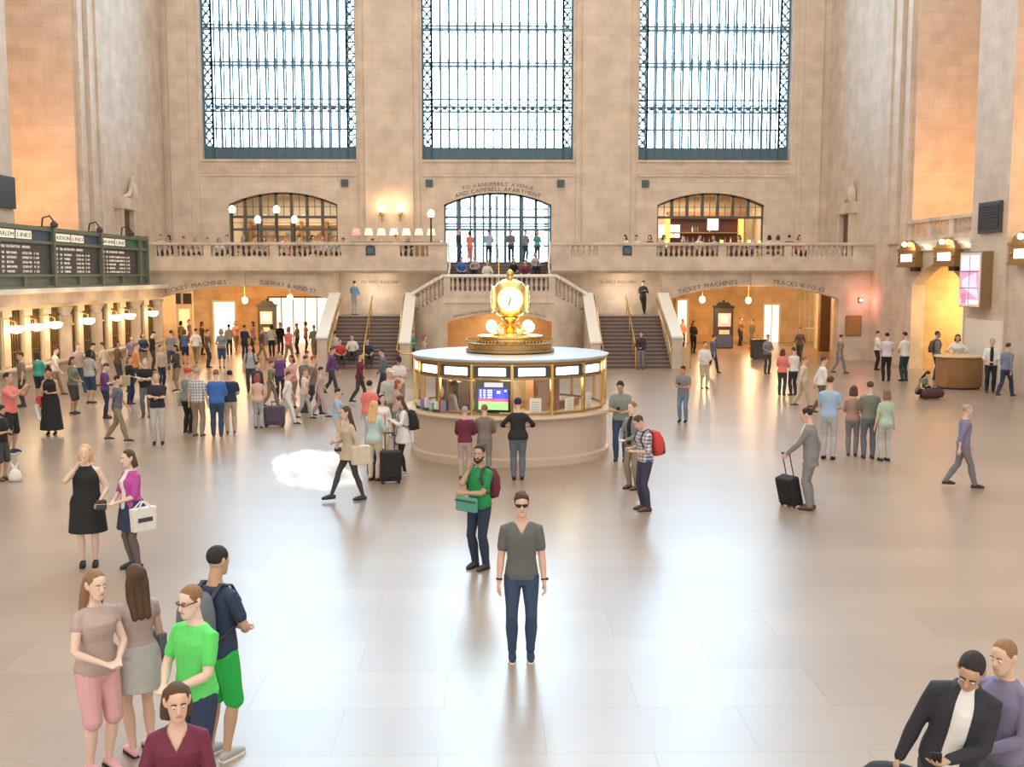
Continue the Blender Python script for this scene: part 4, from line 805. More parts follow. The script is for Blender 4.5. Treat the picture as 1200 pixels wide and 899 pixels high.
for i, (px, Y) in enumerate(((781, 55.2), (846, 54.6), (878, 54.6), (890, 55.4))):
    p = at_depth(px, 277, Y); o = empty('candle_lamp', (p.x, Y, 5.62), 0, 'small amber glowing table light behind the right balustrade, %s from the left' % ords[i].replace('nearest', 'first'), 'lamp', 'amber table lights'); MB().lathe([(0.07, 0), (0.09, 0.1), (0.08, 0.3), (0.06, 0.32)], n=12).build('glass_shade', AMBER, o, smooth=True); MB().lathe([(0.08, -0.02), (0.08, 0.0)], n=12).build('base', BRASS, o)
    t = empty('cafe_table', (p.x, Y, 4.85), 0, 'small round balcony table carrying the amber light, %s from the left' % ords[i].replace('nearest', 'first'), 'table', 'balcony tables'); MB().lathe([(0.02, 0.70), (0.42, 0.71), (0.42, 0.75), (0.02, 0.752)], n=20).build('top', WOODD, t); MB().lathe([(0.25, 0), (0.22, 0.03), (0.04, 0.06), (0.04, 0.71)], n=12).build('pedestal', CHAR, t)
# ------------------------------------------------------------------ people
JOBS = []                                                  # meshes to be fused into one surface: (object, voxel, smoothing)
def fuse(mb, name, m, parent, vox, it=2, cut=None):
    o = mb.build(name, m, parent); JOBS.append((o, vox, it, cut)); return o
SK = {'l': mat('skin_light', (0.72, 0.47, 0.36), 0.5), 'p': mat('skin_pale', (0.80, 0.58, 0.47), 0.5), 't': mat('skin_tan', (0.55, 0.34, 0.23), 0.5), 'd': mat('skin_dark', (0.24, 0.125, 0.075), 0.5)}
HC = {'bk': (0.018, 0.014, 0.012), 'br': (0.07, 0.038, 0.02), 'lb': (0.20, 0.11, 0.05), 'bl': (0.50, 0.32, 0.14), 'gr': (0.28, 0.26, 0.24), 'wh': (0.6, 0.57, 0.52), 'rd': (0.25, 0.07, 0.03), 'pu': (0.03, 0.010, 0.05)}
CL = dict(white=(.80, .79, .77), cream=(.68, .60, .47), beige=(.55, .46, .35), grey=(.24, .24, .25), lgrey=(.45, .45, .46), black=(.02, .02, .022), char=(.06, .06, .065), navy=(.03, .045, .10), blue=(.05, .16, .50), lblue=(.36, .50, .68), jeans=(.04, .075, .145), ljeans=(.17, .27, .42), djeans=(.025, .042, .08), red=(.62, .06, .06), coral=(.80, .22, .20), pink=(.75, .42, .44), maroon=(.16, .025, .055), green=(.02, .46, .08), lime=(.13, .72, .16), teal=(.05, .36, .33), purple=(.15, .06, .22), mag=(.50, .08, .36), khaki=(.30, .24, .16), brown=(.16, .09, .055), orange=(.70, .28, .12), olive=(.20, .21, .13), tee=(.13, .138, .142), stone=(.50, .50, .48), dgreen=(.02, .28, .09), lilac=(.22, .20, .31), slate=(.14, .16, .20), rose=(.5, .38, .36), pgreen=(.24, .29, .27), aqua=(.50, .64, .66), peach=(.72, .5, .38))
def check_cloth(name, c1, c2, scale):
    if name in MATS: return MATS[name]
    m = mat(name, c1, 0.85); nt = m.node_tree; b = nt.nodes['Principled BSDF']; t = _n(nt, 'ShaderNodeTexCoord'); s = _n(nt, 'ShaderNodeSeparateXYZ'); _l(nt, t.outputs['Object'], s.inputs[0])
    r = []
    for ax in ('X', 'Z'):
        a = _n(nt, 'ShaderNodeMath', operation='MULTIPLY'); a.inputs[1].default_value = scale; _l(nt, s.outputs[ax], a.inputs[0]); f = _n(nt, 'ShaderNodeMath', operation='FRACT'); _l(nt, a.outputs[0], f.inputs[0]); g = _n(nt, 'ShaderNodeMath', operation='GREATER_THAN'); g.inputs[1].default_value = 0.55; _l(nt, f.outputs[0], g.inputs[0]); r.append(g)
    ad = _n(nt, 'ShaderNodeMath', operation='ADD'); _l(nt, r[0].outputs[0], ad.inputs[0]); _l(nt, r[1].outputs[0], ad.inputs[1]); h = _n(nt, 'ShaderNodeMath', operation='MULTIPLY'); h.inputs[1].default_value = 0.5; _l(nt, ad.outputs[0], h.inputs[0])
    x = _n(nt, 'ShaderNodeMix', data_type='RGBA'); _l(nt, h.outputs[0], x.inputs[0]); x.inputs[6].default_value = (*c1, 1); x.inputs[7].default_value = (*c2, 1); _l(nt, x.outputs[2], b.inputs['Base Color']); return m
def cmat(c):
    if c == 'plaid': return check_cloth('plaid_cloth', (.72, .72, .76), (.10, .11, .22), 16)
    if c == 'plaid2': return check_cloth('pale_plaid_cloth', (.70, .70, .68), (.22, .25, .32), 14)
    return cloth(CL[c] if isinstance(c, str) else c)
def ik(a, b, l1, l2, hint):
    d = b - a; L = d.length; mxl = (l1 + l2) * 0.998
    if L > mxl: b = a + d * (mxl / L); L = mxl; d = b - a
    d = d / max(L, 1e-6); x = (l1 * l1 - l2 * l2 + L * L) / (2 * L); h = math.sqrt(max(0, l1 * l1 - x * x))
    u = hint - d * hint.dot(d); u = u.normalized() if u.length > 1e-5 else d.orthogonal().normalized()
    return a + d * x + u * h, b
# arm targets (wrist, elbow hint): person's own right is x<0; they face -y
DOWN = lambda s: ((s * .245, -.03, .84), (s * .4, .9, 0))
POSES = {
 'stand': dict(),
 'phone': dict(R=((-.07, -.26, 1.14), (-.6, .4, -1)), L=((.06, -.24, 1.10), (.6, .4, -1)), pitch=24),
 'phone1': dict(R=((-.09, -.29, 1.18), (-.6, .3, -1)), pitch=20),
 'read': dict(R=((-.10, -.25, 1.20), (-.7, .3, -1)), L=((.10, -.25, 1.20), (.7, .3, -1)), pitch=22),
 'chin': dict(R=((-.05, -.17, 1.42), (-.3, -.5, -1)), L=((-.08, -.22, 1.10), (.7, .2, -.8)), pitch=4),
 'film': dict(R=((-.10, -.40, 1.42), (-.5, 0, -1)), L=((.10, -.40, 1.42), (.5, 0, -1)), pitch=-4),
 'counter': dict(R=((-.22, -.28, 1.15), (-.9, .3, -.5)), L=((.22, -.28, 1.15), (.9, .3, -.5)), lean=8, pitch=6),
 'cross': dict(R=((.08, -.19, 1.15), (-.8, .1, -.7)), L=((-.08, -.22, 1.18), (.8, .1, -.7))),
 'face': dict(R=((-.12, -.17, 1.44), (-.8, -.2, -1)), L=((.20, -.20, .98), (.6, .5, -.4)), pitch=2),
 'clasp': dict(R=((-.08, -.24, 1.02), (-.8, .4, -.5)), L=((.05, -.25, 1.02), (.8, .4, -.5)), pitch=8),
 'hip': dict(L=((.19, -.02, 1.03), (1, .5, .1))),
 'walk': dict(fR=(-.08, -.26, 0), fL=(.08, .28, .06), R=((-.25, .14, .87), (-.3, 1, 0)), L=((.25, -.20, .88), (.3, .9, 0)), lean=3),
 'walk2': dict(fR=(-.08, .27, .06), fL=(.08, -.26, 0), R=((-.25, -.20, .89), (-.3, .9, 0)), L=((.25, .14, .87), (.3, 1, 0)), lean=3),
 'stride': dict(fR=(-.09, -.36, 0), fL=(.09, .20, 0), R=((-.10, -.24, 1.10), (-.6, .4, -1)), L=((.24, .02, .87), (.3, 1, 0)), lean=2, pitch=8),
 'pull': dict(R=((-.27, .06, .86), (-.3, 1, 0)), L=((.14, -.36, .97), (.5, .6, -.6)), lean=4, pitch=10),
 'lean': dict(fR=(-.02, -.10, 0), fL=(.12, .06, 0), R=((-.10, -.25, 1.16), (-.6, .4, -1)), L=((.20, -.16, .98), (.6, .7, -.3)), lean=-4, pitch=14),
 'suit': dict(R=((-.32, -.02, .84), (-.5, .9, 0)), L=((-.02, -.27, 1.06), (.7, .4, -.8)), lean=8, pitch=30, yaw=-10),
 'carry': dict(R=((-.28, -.03, .86), (-.4, .9, 0)), L=((.18, -.22, 1.05), (.6, .5, -.6))),
 'bend': dict(R=((-.16, -.35, 1.05), (-.6, .4, -.6)), L=((.16, -.35, 1.05), (.6, .4, -.6)), lean=30, pitch=8),
 'sit': dict(hip=-.45, hy=.0, fR=(-.11, -.44, 0), fL=(.11, -.44, 0), R=((-.12, -.30, 1.05), (-.8, .3, -.6)), L=((.12, -.30, 1.05), (.8, .3, -.6)), lean=6, pitch=4),
 'squat': dict(hip=-.66, hy=.06, fR=(-.12, -.10, 0), fL=(.12, -.12, 0), R=((-.10, -.34, 1.10), (-.8, .3, -.6)), L=((.10, -.36, 1.06), (.8, .3, -.6)), lean=22, pitch=14),
}
TORSO_M = [(.80, .130, .085, .005), (.86, .158, .108, .008), (.93, .168, .118, .01), (1.0, .158, .108, .004), (1.08, .142, .098, .0), (1.16, .147, .102, -.002), (1.25, .155, .112, -.004), (1.32, .160, .114, .0), (1.37, .146, .100, .006), (1.41, .115, .084, .01), (1.445, .080, .064, .012), (1.49, .056, .055, .010)]
TORSO_F = [(.80, .130, .088, .005), (.86, .168, .115, .012), (.93, .175, .122, .014), (1.0, .155, .106, .006), (1.08, .124, .090, .0), (1.16, .124, .093, -.002), (1.25, .142, .116, -.014), (1.31, .150, .122, -.016), (1.36, .136, .098, .0), (1.405, .105, .078, .008), (1.445, .068, .058, .012), (1.49, .050, .050, .010)]
HEAD = [(-.117, .024, .026, -.058), (-.105, .042, .046, -.046), (-.075, .055, .070, -.026), (-.035, .063, .086, -.008), (.0, .069, .093, .0), (.04, .073, .097, .006), (.075, .067, .089, .010), (.10, .048, .066, .014), (.115, .018, .028, .016)]
def human(label, x=None, fy=None, hy=None, H=None, at=None, z=0.0, face=0.0, fem=False, pose='stand', top=('grey', .33), bot=('trousers', 'djeans'), hair=('short', 'br'), skin='l', shoe='char', fat=1.0, coat=None, front=None, group=None, vox=None, beard=False, glasses=None, mask=None, dz=0.0, over=None, vneck=None, **kw):
    """stand a person on the floor below pixel column x: feet at row fy, or head top at row hy with height H"""
    ps = dict(POSES[pose]); ps.update(kw)
    if at is not None: P = V(at)
    elif fy is not None:
        P = on_floor(x, fy, z)
        if hy is not None and H is None: H = max(1.5, min(1.95, (at_depth(x, hy, P.y).z - z) * (1.0 if pose not in ('sit', 'squat') else 1.0)))
    else:
        H = H or 1.7; lo, hi = 4.0, 70.0
        for _ in range(40):
            mdp = (lo + hi) / 2
            up = at_depth(x, hy, mdp).z > z + H
            if up == (z + H < CZ): lo = mdp
            else: hi = mdp
        P = at_depth(x, hy, lo); P.z = z
    if at is None and z == 0:                               # keep clear of the counters and piers at the sides
        for lim in (-15.5, 17.3):
            if (P.x < lim if lim < 0 else P.x > lim) and P.y < 50.5: k = (lim - CX) / (P.x - CX); P = V((lim, P.y * k, 0))
    H = H or (1.64 if fem else 1.76); s = H / 1.75; dist = P.y
    vx = vox or min(0.02, max(0.0075, dist * 0.0007)) / s
    near = dist < 26
    hp = V((0, ps.get('hy', 0), .93 + ps.get('hip', 0))); lean = R(ps.get('lean', 0)); tilt = R(ps.get('tilt', 0))
    def T(p):
        p = V(p); q = p - V((0, 0, .93)); k = max(0, min(1, (p.z - .88) / .25)); a = lean * k; t = tilt * k
        q = V((q.x, q.y * math.cos(a) - q.z * math.sin(a), q.z * math.cos(a) + q.y * math.sin(a))) if True else q
        q = V((q.x * math.cos(t) + q.z * math.sin(t), q.y, q.z * math.cos(t) - q.x * math.sin(t)))
        return hp + q
    tor = TORSO_F if fem else TORSO_M
    def at_z(zz):
        for (a, b) in zip(tor, tor[1:]):
            if a[0] <= zz <= b[0]:
                t = (zz - a[0]) / (b[0] - a[0]); return [a[i] + (b[i] - a[i]) * t for i in range(1, 4)]
        return list(tor[0][1:]) if zz < tor[0][0] else list(tor[-1][1:])
    def trings(z0, z1, off, n=22, kx=1.0, yo=0.0, minw=0):
        zs = [z0] + [t[0] for t in tor if z0 + .012 < t[0] < z1 - .012] + [z1]; out = []
        for zz in zs:
            w, d, y = at_z(zz); ft = 1 + (fat - 1) * max(0, 1 - abs(zz - 1.02) / .34); w = w * ft * kx + off; d = d * ft + off
            if fat > 1: y -= (ft - 1) * .05
            if minw: w = max(w, minw if zz < 1.3 else w); d = max(d, minw * .7 if zz < 1.2 else d)
            ring = []
            for j in range(n):
                c, sn = math.cos(2 * math.pi * j / n), math.sin(2 * math.pi * j / n)
                e = 0.8; ring.append(T((w * math.copysign(abs(c) ** e, c), y + yo + d * math.copysign(abs(sn) ** e, sn), zz)))
            out.append(ring)
        return out
    sw = .148 if fem else .170; ak = .88 if fem else 1.0; arms = {}
    for key, sg in (('R', -1), ('L', 1)):
        tgt, hint = ps.get(key) or DOWN(sg)
        S = T((sg * sw, .008, 1.368)); Wr = T(tgt); E, Wr = ik(S, Wr, .285, .25, V(hint)); arms[key] = (S, E, Wr, sg, ps.get(key) is None)
    legs = {}
    for key, sg in (('fR', -1), ('fL', 1)):
        f = V(ps.get(key) or (sg * (.095 if not fem else .085), 0, 0)); f.y += 0
        Hj = hp + V((sg * .088, .005, -.045)); A = f + V((0, 0.02, .085)); K, A = ik(Hj, A, .415, .40, V((sg * .12, -1, 0))); legs[key] = (Hj, K, A, sg)
    lk = .98 if fem else 1.0
    def leg(mb, key, off=0.0, f0=0.0, f1=1.0, loose=0.0):
        Hj, K, A, sg = legs[key]; pts = []; rd = []
        for t, r in ((0, .088), (.25, .082), (.5, .070), (.78, .056), (1, .052)): pts.append(Hj.lerp(K, t)); rd.append(r)
        back = V((0, .012, 0))
        for t, r in ((.15, .051), (.35, .056), (.55, .048), (.8, .037), (1, .034)): pts.append(K.lerp(A, t) + back * (1 - abs(t - .35))); rd.append(r)
        n = int(round(f1 * 9)); pts = pts[:n + 1]; rd = rd[:n + 1]
        mb.tube(pts, [max(.02, r * lk * (1 + (fat - 1) * .5) + off + loose * i / 9) for i, r in enumerate(rd)], 12)
    def arm(mb, key, off=0.0, f1=1.0, loose=0.0):
        S, E, Wr, sg, dn = arms[key]; pts = []; rd = []; inn = T((sg * sw * .50, .01, 1.395))
        pts.append(inn); rd.append(.052)
        for t, r in ((0, .056), (.3, .050), (.65, .045), (.95, .040)): pts.append(S.lerp(E, t)); rd.append(r)
        for t, r in ((.12, .041), (.35, .040), (.7, .031), (1, .026)): pts.append(E.lerp(Wr, t)); rd.append(r)
        n = max(2, int(round(f1 * 8))); pts = pts[:n + 1]; rd = rd[:n + 1]
        mb.tube(pts, [r * ak * (1 + (fat - 1) * .4) + off + loose * i / 8 for i, r in enumerate(rd)], 10)
    hc0 = V((0, -.012, 1.635)); hpit = R(ps.get('pitch', 0)); hyaw = R(ps.get('yaw', 0)); piv = V((0, .012, 1.50))
    def Hd(p):
        q = V(p) + hc0 - piv; q = V((q.x, q.y * math.cos(hpit) - q.z * math.sin(hpit), q.z * math.cos(hpit) + q.y * math.sin(hpit)))
        q = V((q.x * math.cos(hyaw) - q.y * math.sin(hyaw), q.x * math.sin(hyaw) + q.y * math.cos(hyaw), q.z)); return T(q + piv)
    top_c, slv = top if top else (None, 0); bt, bot_c = bot
    # body: one fused surface
    b = MB(); b.loft(trings(.80, 1.49, -.006 if top else 0)); b.tube([T((0, .012, 1.44)), T((0, .008, 1.50)), Hd((0, .012, -.07)), Hd((0, .012, -.02))], [.060 if not fem else .052, .055 if not fem else .046, .054 if not fem else .046, .05], 12)
    rings = []
    for zz, w, d, y in HEAD: rings.append([Hd((w * math.cos(2 * math.pi * j / 20), y + d * math.sin(2 * math.pi * j / 20), zz)) for j in range(20)])
    b.loft(rings)
    b.tube([Hd((0, -.086, .022)), Hd((0, -.098, -.005)), Hd((0, -.106, -.026))], [.009, .012, .0155], 8)
    for sg in (-1, 1): b.tube([Hd((sg * .070, .012, -.028)), Hd((sg * .076, .016, .0)), Hd((sg * .077, .018, .022))], [.013, .017, .015], 8)
    if near: b.tube([Hd((-.020, -.083, -.062)), Hd((0, -.090, -.060)), Hd((.020, -.083, -.062))], .010, 8)
    for key in ('R', 'L'):
        arm(b, key, -.004 if slv > .4 else 0); S, E, Wr, sg, dn = arms[key]; d = (Wr - E).normalized()
        nrm = V((-sg, 0, 0)) if dn or abs(d.z) > .8 else (V((0, 0, 1)) if pose in ('phone', 'phone1', 'read', 'clasp', 'sit', 'suit', 'counter') else V((-sg, 0, 0)))
        if pose == 'counter': nrm = V((0, 0, -1))
        nrm = nrm - d * nrm.dot(d); nrm = nrm.normalized() if nrm.length > .1 else d.orthogonal().normalized(); sd = d.cross(nrm).normalized()
        if sd.y * 1.0 > 0 and dn: sd = -sd                 # thumb side to the front on a hanging hand
        elif not dn and sd.x * sg > 0: sd = -sd
        b.tube([Wr - d * .01, Wr + d * .03, Wr + d * .085], [.026, .037, .040], 10, flat=[.8, .5, .42], up=sd)
        curl0 = .25 if dn else .55
        for i, (o_, L) in enumerate(((.030, .072), (.010, .080), (-.010, .075), (-.030, .060))):
            p = Wr + d * (.085 - .004 * abs(i - 1)) + sd * o_ * 1.05; a = curl0 * (.6 + .15 * i); pts = [p - d * .02]; q = p; ang = a * .4; dd = d
            for sgm in (.42, .32, .26): pts.append(q); dd = d * math.cos(ang) + nrm * math.sin(ang) + sd * (o_ * 1.2); q = q + dd * (L * sgm); ang += a
            pts.append(q); b.tube(pts, [.0095, .0092, .0088, .008, .0065], 7)
        p = Wr + d * .022 + sd * .026; b.tube([p - sd * .012, p + sd * .012 + d * .018 + nrm * .006, p + sd * .022 + d * .042 + nrm * .014, p + sd * .024 + d * .062 + nrm * .022], [.014, .0125, .0105, .008], 7)
    covered = bt in ('trousers', 'tights')
    for key in ('fR', 'fL'):
        leg(b, key, -.004 if covered else 0.0); A = legs[key][2]
        b.tube([A + V((0, .03, -.05)), A + V((0, -.02, -.048)), A + V((0, -.09, -.058)), A + V((0, -.145, -.064))], [.028, .032, .030, .018], 8, flat=.8, up=(1, 0, 0))
    body = fuse(b, 'person', SK[skin], None, vx, 2)
    body.location = (P.x, P.y, P.z + dz); body.rotation_euler = (0, 0, R(face)); body.scale = (s, s, s)
    tag(body, label, 'person', group)
    # clothing
    if top:
        m = MB(); zlo = {'skirt': .90, 'dress': .87}.get(bt, .865 if slv < .4 or fem else .88)
        if over: zlo = over
        m.loft(trings(max(.80, zlo), 1.445 if slv < .99 or fem else 1.468, .013, minw=.152 * fat if bt == 'dress' else 0))
        if zlo < .80:
            w, d, y = at_z(.81); rr = []
            for zz, k in ((.82, 1.0), (zlo, 1.10)): rr.append([hp + V(((w + .04) * k * math.cos(2 * math.pi * j / 20), y + (d + .04) * k * math.sin(2 * math.pi * j / 20), zz - .93)) for j in range(20)])
            m.loft(rr)
        if slv > .05:
            for key in ('R', 'L'): arm(m, key, .009, slv, .010 if slv < .5 else .002)
        fuse(m, {'dress': 'dress_bodice'}.get(bt, 'jacket' if coat else 'shirt'), cmat(top_c), body, vx, 8 if near else 3, (lambda p: p.y < 0 and p.z > vneck and abs(p.x) < (p.z - vneck) * .62) if vneck else None)
        if front:                                           # shirt showing between open coat fronts
            m = MB(); m.loft(trings(.90, 1.47, .020, kx=.40, yo=-.012)); fuse(m, 'shirt_front', cmat(front), body, vx, 2)
    if bt in ('trousers', 'shorts', 'tights'):
        m = MB(); m.loft(trings(.80, 1.02, .010 if bt != 'tights' else .004))
        for key in ('fR', 'fL'): leg(m, key, {'trousers': .011, 'shorts': .018, 'tights': .004}[bt], f1=.45 if bt == 'shorts' else 1.0, loose={'trousers': .010, 'shorts': .03, 'tights': 0}[bt] * ps.get('loose', 1))
        fuse(m, {'trousers': 'trousers', 'shorts': 'shorts', 'tights': 'leggings'}[bt], cmat(bot_c), body, vx, 6 if near else 2)
    if bt in ('skirt', 'dress') or 'skirt' in ps:
        c = ps.get('skirt', bot_c); hem = ps.get('hem', .55); m = MB(); rr = []
        for zz in (1.03, .98, .92, .84, .70, hem) if hem < .7 else (1.03, .98, .92, .84, hem):
            w, d, y = at_z(max(.86, zz)); fl = max(0, .9 - zz) * ps.get('flare', .10); rr.append([hp + V(((w + .026 + fl) * math.cos(2 * math.pi * j / 24) * (fat if zz < .9 else 1 + (fat - 1) * .95), y + (d * fat + .024 + fl + (.02 if zz < .86 else 0)) * math.sin(2 * math.pi * j / 24), zz - .93)) for j in range(24)])
        m.loft(rr); fuse(m, 'skirt', cmat(c), body, vx, 3)
    if shoe:
        for key in ('fR', 'fL'):
            A = legs[key][2]; m = MB(); g = V((A.x, A.y, A.z - .085))
            m.tube([g + V((0, .055, .040)), g + V((0, .02, .05)), g + V((0, -.04, .050)), g + V((0, -.11, .040)), g + V((0, -.165, .030))], [.030, .038, .041, .042, .030], 12, flat=[1, 1.05, .95, .75, .7], up=(1, 0, 0))
            sh = m.build('shoe', cloth(CL[shoe]), body, smooth=True)
            if near:
                m = MB(); ol = [(-.030, .07), (.030, .07), (.036, .02), (.042, -.08), (.040, -.14), (.02, -.185), (-.02, -.185), (-.040, -.14), (-.042, -.08), (-.036, .02)]
                m.poly([g + V((a, c, 0.0)) for a, c in ol], (0, 0, .018)); m.build('sole', PAPER if shoe in ('navy', 'lgrey', 'white') else DARK, sh)
    # hair
    st, hcol = hair; hcc = HC.get(hcol) or CL[hcol]; hm = noisy('hair_' + hcol, hcc, tuple(min(1, c * 1.7) for c in hcc), 30, 0.8)
    if st not in ('bald',):
        m = MB(); big = 1.10 if st in ('scarf', 'curly', 'cap') else 1.0
        rr = []; n = 18
        for i in range(1, 10):
            f = math.pi * i / 10; rr.append([Hd((.080 * big * math.sin(f) * math.cos(2 * math.pi * j / n), (.017 if big == 1 else .008) + .096 * big * math.sin(f) * math.sin(2 * math.pi * j / n), .042 - .087 * big * math.cos(f))) for j in range(n)])
        m.loft(rr)
        if st == 'quiff': m.tube([Hd((-.05, -.045, .085)), Hd((0, -.058, .098)), Hd((.05, -.045, .088))], [.026, .030, .026], 10); m.tube([Hd((-.02, -.03, .092)), Hd((.0, .05, .088))], [.052, .056], 12)
        if st in ('long', 'bob', 'pony'):
            L = {'long': -.34, 'bob': -.13, 'pony': -.02}[st]
            for sg in (-1, 0, 1):
                if st == 'pony' and sg: continue
                m.tube([Hd((sg * .045, .045 + (.02 if not sg else 0), .05)), Hd((sg * .062, .05, -.05)), Hd((sg * .066, .06, max(L, -.16))), T((sg * .060, .115, 1.635 + L)) if L < -.2 else Hd((sg * .05, .055, L))], [.045, .045, .043, .03], 10)
            if st == 'pony': m.tube([Hd((0, .10, .05)), Hd((0, .14, .0)), Hd((0, .13, -.14))], [.03, .03, .015], 8)
        if st == 'bun': m.tube([Hd((0, .05, .13)), Hd((0, .06, .16))], [.04, .035], 10)
        if st == 'curly':
            for j in range(10): a = j * .63; m.ball(Hd((.075 * math.cos(a), .02 + .085 * math.sin(a), .07 + .03 * (j % 2))), .035, 8)
        fuse(m, {'cap': 'cap_crown', 'scarf': 'head_scarf'}.get(st, 'hair'), hm if st != 'cap' else cloth(hcc), body, min(vx, .012), 2)
        if st == 'cap': m = MB(); m.tube([Hd((0, -.07, .062)), Hd((0, -.11, .055)), Hd((0, -.16, .045))], [.07, .068, .05], 12, flat=.14, up=(1, 0, 0)); m.build('cap_peak', cloth(hcc), body, smooth=True)
    fh = abs(((face + 180) % 360) - 180) < 120
    if near and fh:
        if glasses != 'sun':
            for sg in (-1, 1):
                m = MB(); m.mi = 0; m.ball(Hd((sg * .030, -.0815, .002)), .0100, 10); m.mi = 1; m.ball(Hd((sg * .030, -.0870, .001)), .0060, 8); m.build('eye', [PAPER, DARK], body, smooth=True)
                m = MB(); m.tube([Hd((sg * .014, -.0925, .027)), Hd((sg * .03, -.092, .030)), Hd((sg * .048, -.082, .025))], [.0045, .005, .003], 6); m.build('eyebrow', hm, body, smooth=True)
        m = MB(); m.tube([Hd((-.022, -.090, -.061)), Hd((-.008, -.0985, -.057)), Hd((.008, -.0985, -.057)), Hd((.022, -.090, -.061))], [.003, .006, .006, .003], 8); m.build('mouth', mat('lips', (0.50, 0.22, 0.19), 0.5), body, smooth=True)
        if beard:
            m = MB(); m.tube([Hd((-.062, -.02, -.04)), Hd((-.045, -.065, -.075)), Hd((0, -.092, -.098)), Hd((.045, -.065, -.075)), Hd((.062, -.02, -.04))], [.014, .022, .026, .022, .014], 10); m.tube([Hd((-.026, -.092, -.048)), Hd((0, -.1, -.043)), Hd((.026, -.092, -.048))], .007, 6); m.build('beard', hm, body, smooth=True)
    if glasses:
        m = MB(); 
        for sg in (-1, 1):
            m.tube([Hd((sg * .012, -.100, .008)), Hd((sg * .032, -.102, .004)), Hd((sg * .054, -.090, .008))], [.014, .019, .014] if glasses == 'sun' else [.003, .003, .003], 10, flat=.3 if glasses == 'sun' else 1, up=(0, 0, 1))
            m.tube([Hd((sg * .058, -.085, .014)), Hd((sg * .074, -.04, .014)), Hd((sg * .078, .01, .012))], .004, 6)
        m.tube([Hd((-.05, -.098, .02)), Hd((0, -.106, .018)), Hd((.05, -.098, .02))], .004, 6); m.build('sunglasses' if glasses == 'sun' else 'glasses', BLACK, body, smooth=True)
    return dict(o=body, T=T, Hd=Hd, arms=arms, P=P, s=s, face=face, M=M4.Translation(V((P.x, P.y, P.z + dz))) @ M4.Rotation(R(face), 4, 'Z') @ M4.Scale(s, 4))
def held(h, name, label, cat, group=None):
    """an empty sharing the person's place and turn, for a thing they wear or hold"""
    o = empty(name, h['o'].location, R(h['face']), label, cat, group); o.scale = (h['s'],) * 3; return o
def backpack(h, color, label, big=1.0, color2='char'):
    o = held(h, 'backpack', label, 'backpack', None); T = h['T']; m = MB(); rr = []
    for zz, w, d in ((.98, .10, .05), (1.0, .15, .085), (1.12, .17, .10), (1.28, .16, .095), (1.39, .12, .07), (1.42, .07, .04)): rr.append([T((w * big * math.copysign(abs(math.cos(2 * math.pi * j / 20)) ** .6, math.cos(2 * math.pi * j / 20)), .135 + d * big * .9 + d * big * math.copysign(abs(math.sin(2 * math.pi * j / 20)) ** .6, math.sin(2 * math.pi * j / 20)), zz)) for j in range(20)])
    m.loft(rr).build('pack', cmat(color), o, smooth=True); m = MB(); rr = []
    for zz, w in ((1.0, .08), (1.03, .11), (1.18, .11), (1.22, .07)): rr.append([T((w * big * math.cos(2 * math.pi * j / 14), .13 + .19 * big + .035 * math.sin(2 * math.pi * j / 14), zz)) for j in range(14)])
    m.loft(rr).build('pocket', cmat(color2), o, smooth=True)
    for sg in (-1, 1):
        m = MB(); m.tube([T((sg * .09, .16, 1.36)), T((sg * .10, .05, 1.468)), T((sg * .11, -.06, 1.44)), T((sg * .125, -.135, 1.30)), T((sg * .16, -.06, 1.12)), T((sg * .14, .14, 1.04))], .022, 8, flat=.45, up=(1, 0, 0)); m.build('strap', cmat(color2), o, smooth=True)
    return o
def suitcase(x, fy, h, w, d, color, label, face=0, tilt=0, handle=.35):
    o = empty('suitcase', on_floor(x, fy), R(face), label, 'suitcase'); o.rotation_euler = (R(tilt), 0, R(face)); m = MB(); m.box(-w / 2, w / 2, -d / 2, d / 2, .05, h); m.build('case', cmat(color), o, bevel=.04)
    m = MB(); m.box(-w * .36, w * .36, -d / 2 - .03, -d / 2, .14, h * .62); m.build('front_pocket', cmat(color), o, bevel=.02); m = MB()
    for sx in (-.09, .09): m.tube([(sx, d / 2 - .03, h - .05), (sx, d / 2 - .03, h + handle)], .011, 6)
    m.tube([(-.10, d / 2 - .03, h + handle), (.10, d / 2 - .03, h + handle)], .016, 8); m.build('pull_handle', CHAR, o)
    for sx in (-1, 1):
        m = MB(); a = sx * (w / 2 - .05); m.tube([(a - .018, d / 2 - .04, .045), (a + .018, d / 2 - .04, .045)], .045, 12, rnd=False); m.build('wheel', DARK, o); MB().box(a - .02, a + .02, -d / 2 + .02, -d / 2 + .05, 0, .06).build('foot', DARK, o)
    return o
def phone(h, key='R', label='', dv=(0, -.02, .03)):
    o = held(h, 'phone', label, 'phone', None); S, E, Wr, sg, dn = h['arms'][key]; d = (Wr - E).normalized(); c = Wr + d * .10 + V(dv); m = MB(); m.bar(c - V((0, .03, -.06)), c + V((0, .03, -.06)) * -1 + V((0, .0, .0)) if False else c + V((0, .035, -.055)), .066, .009); m.build('case', BLACK, o); return o
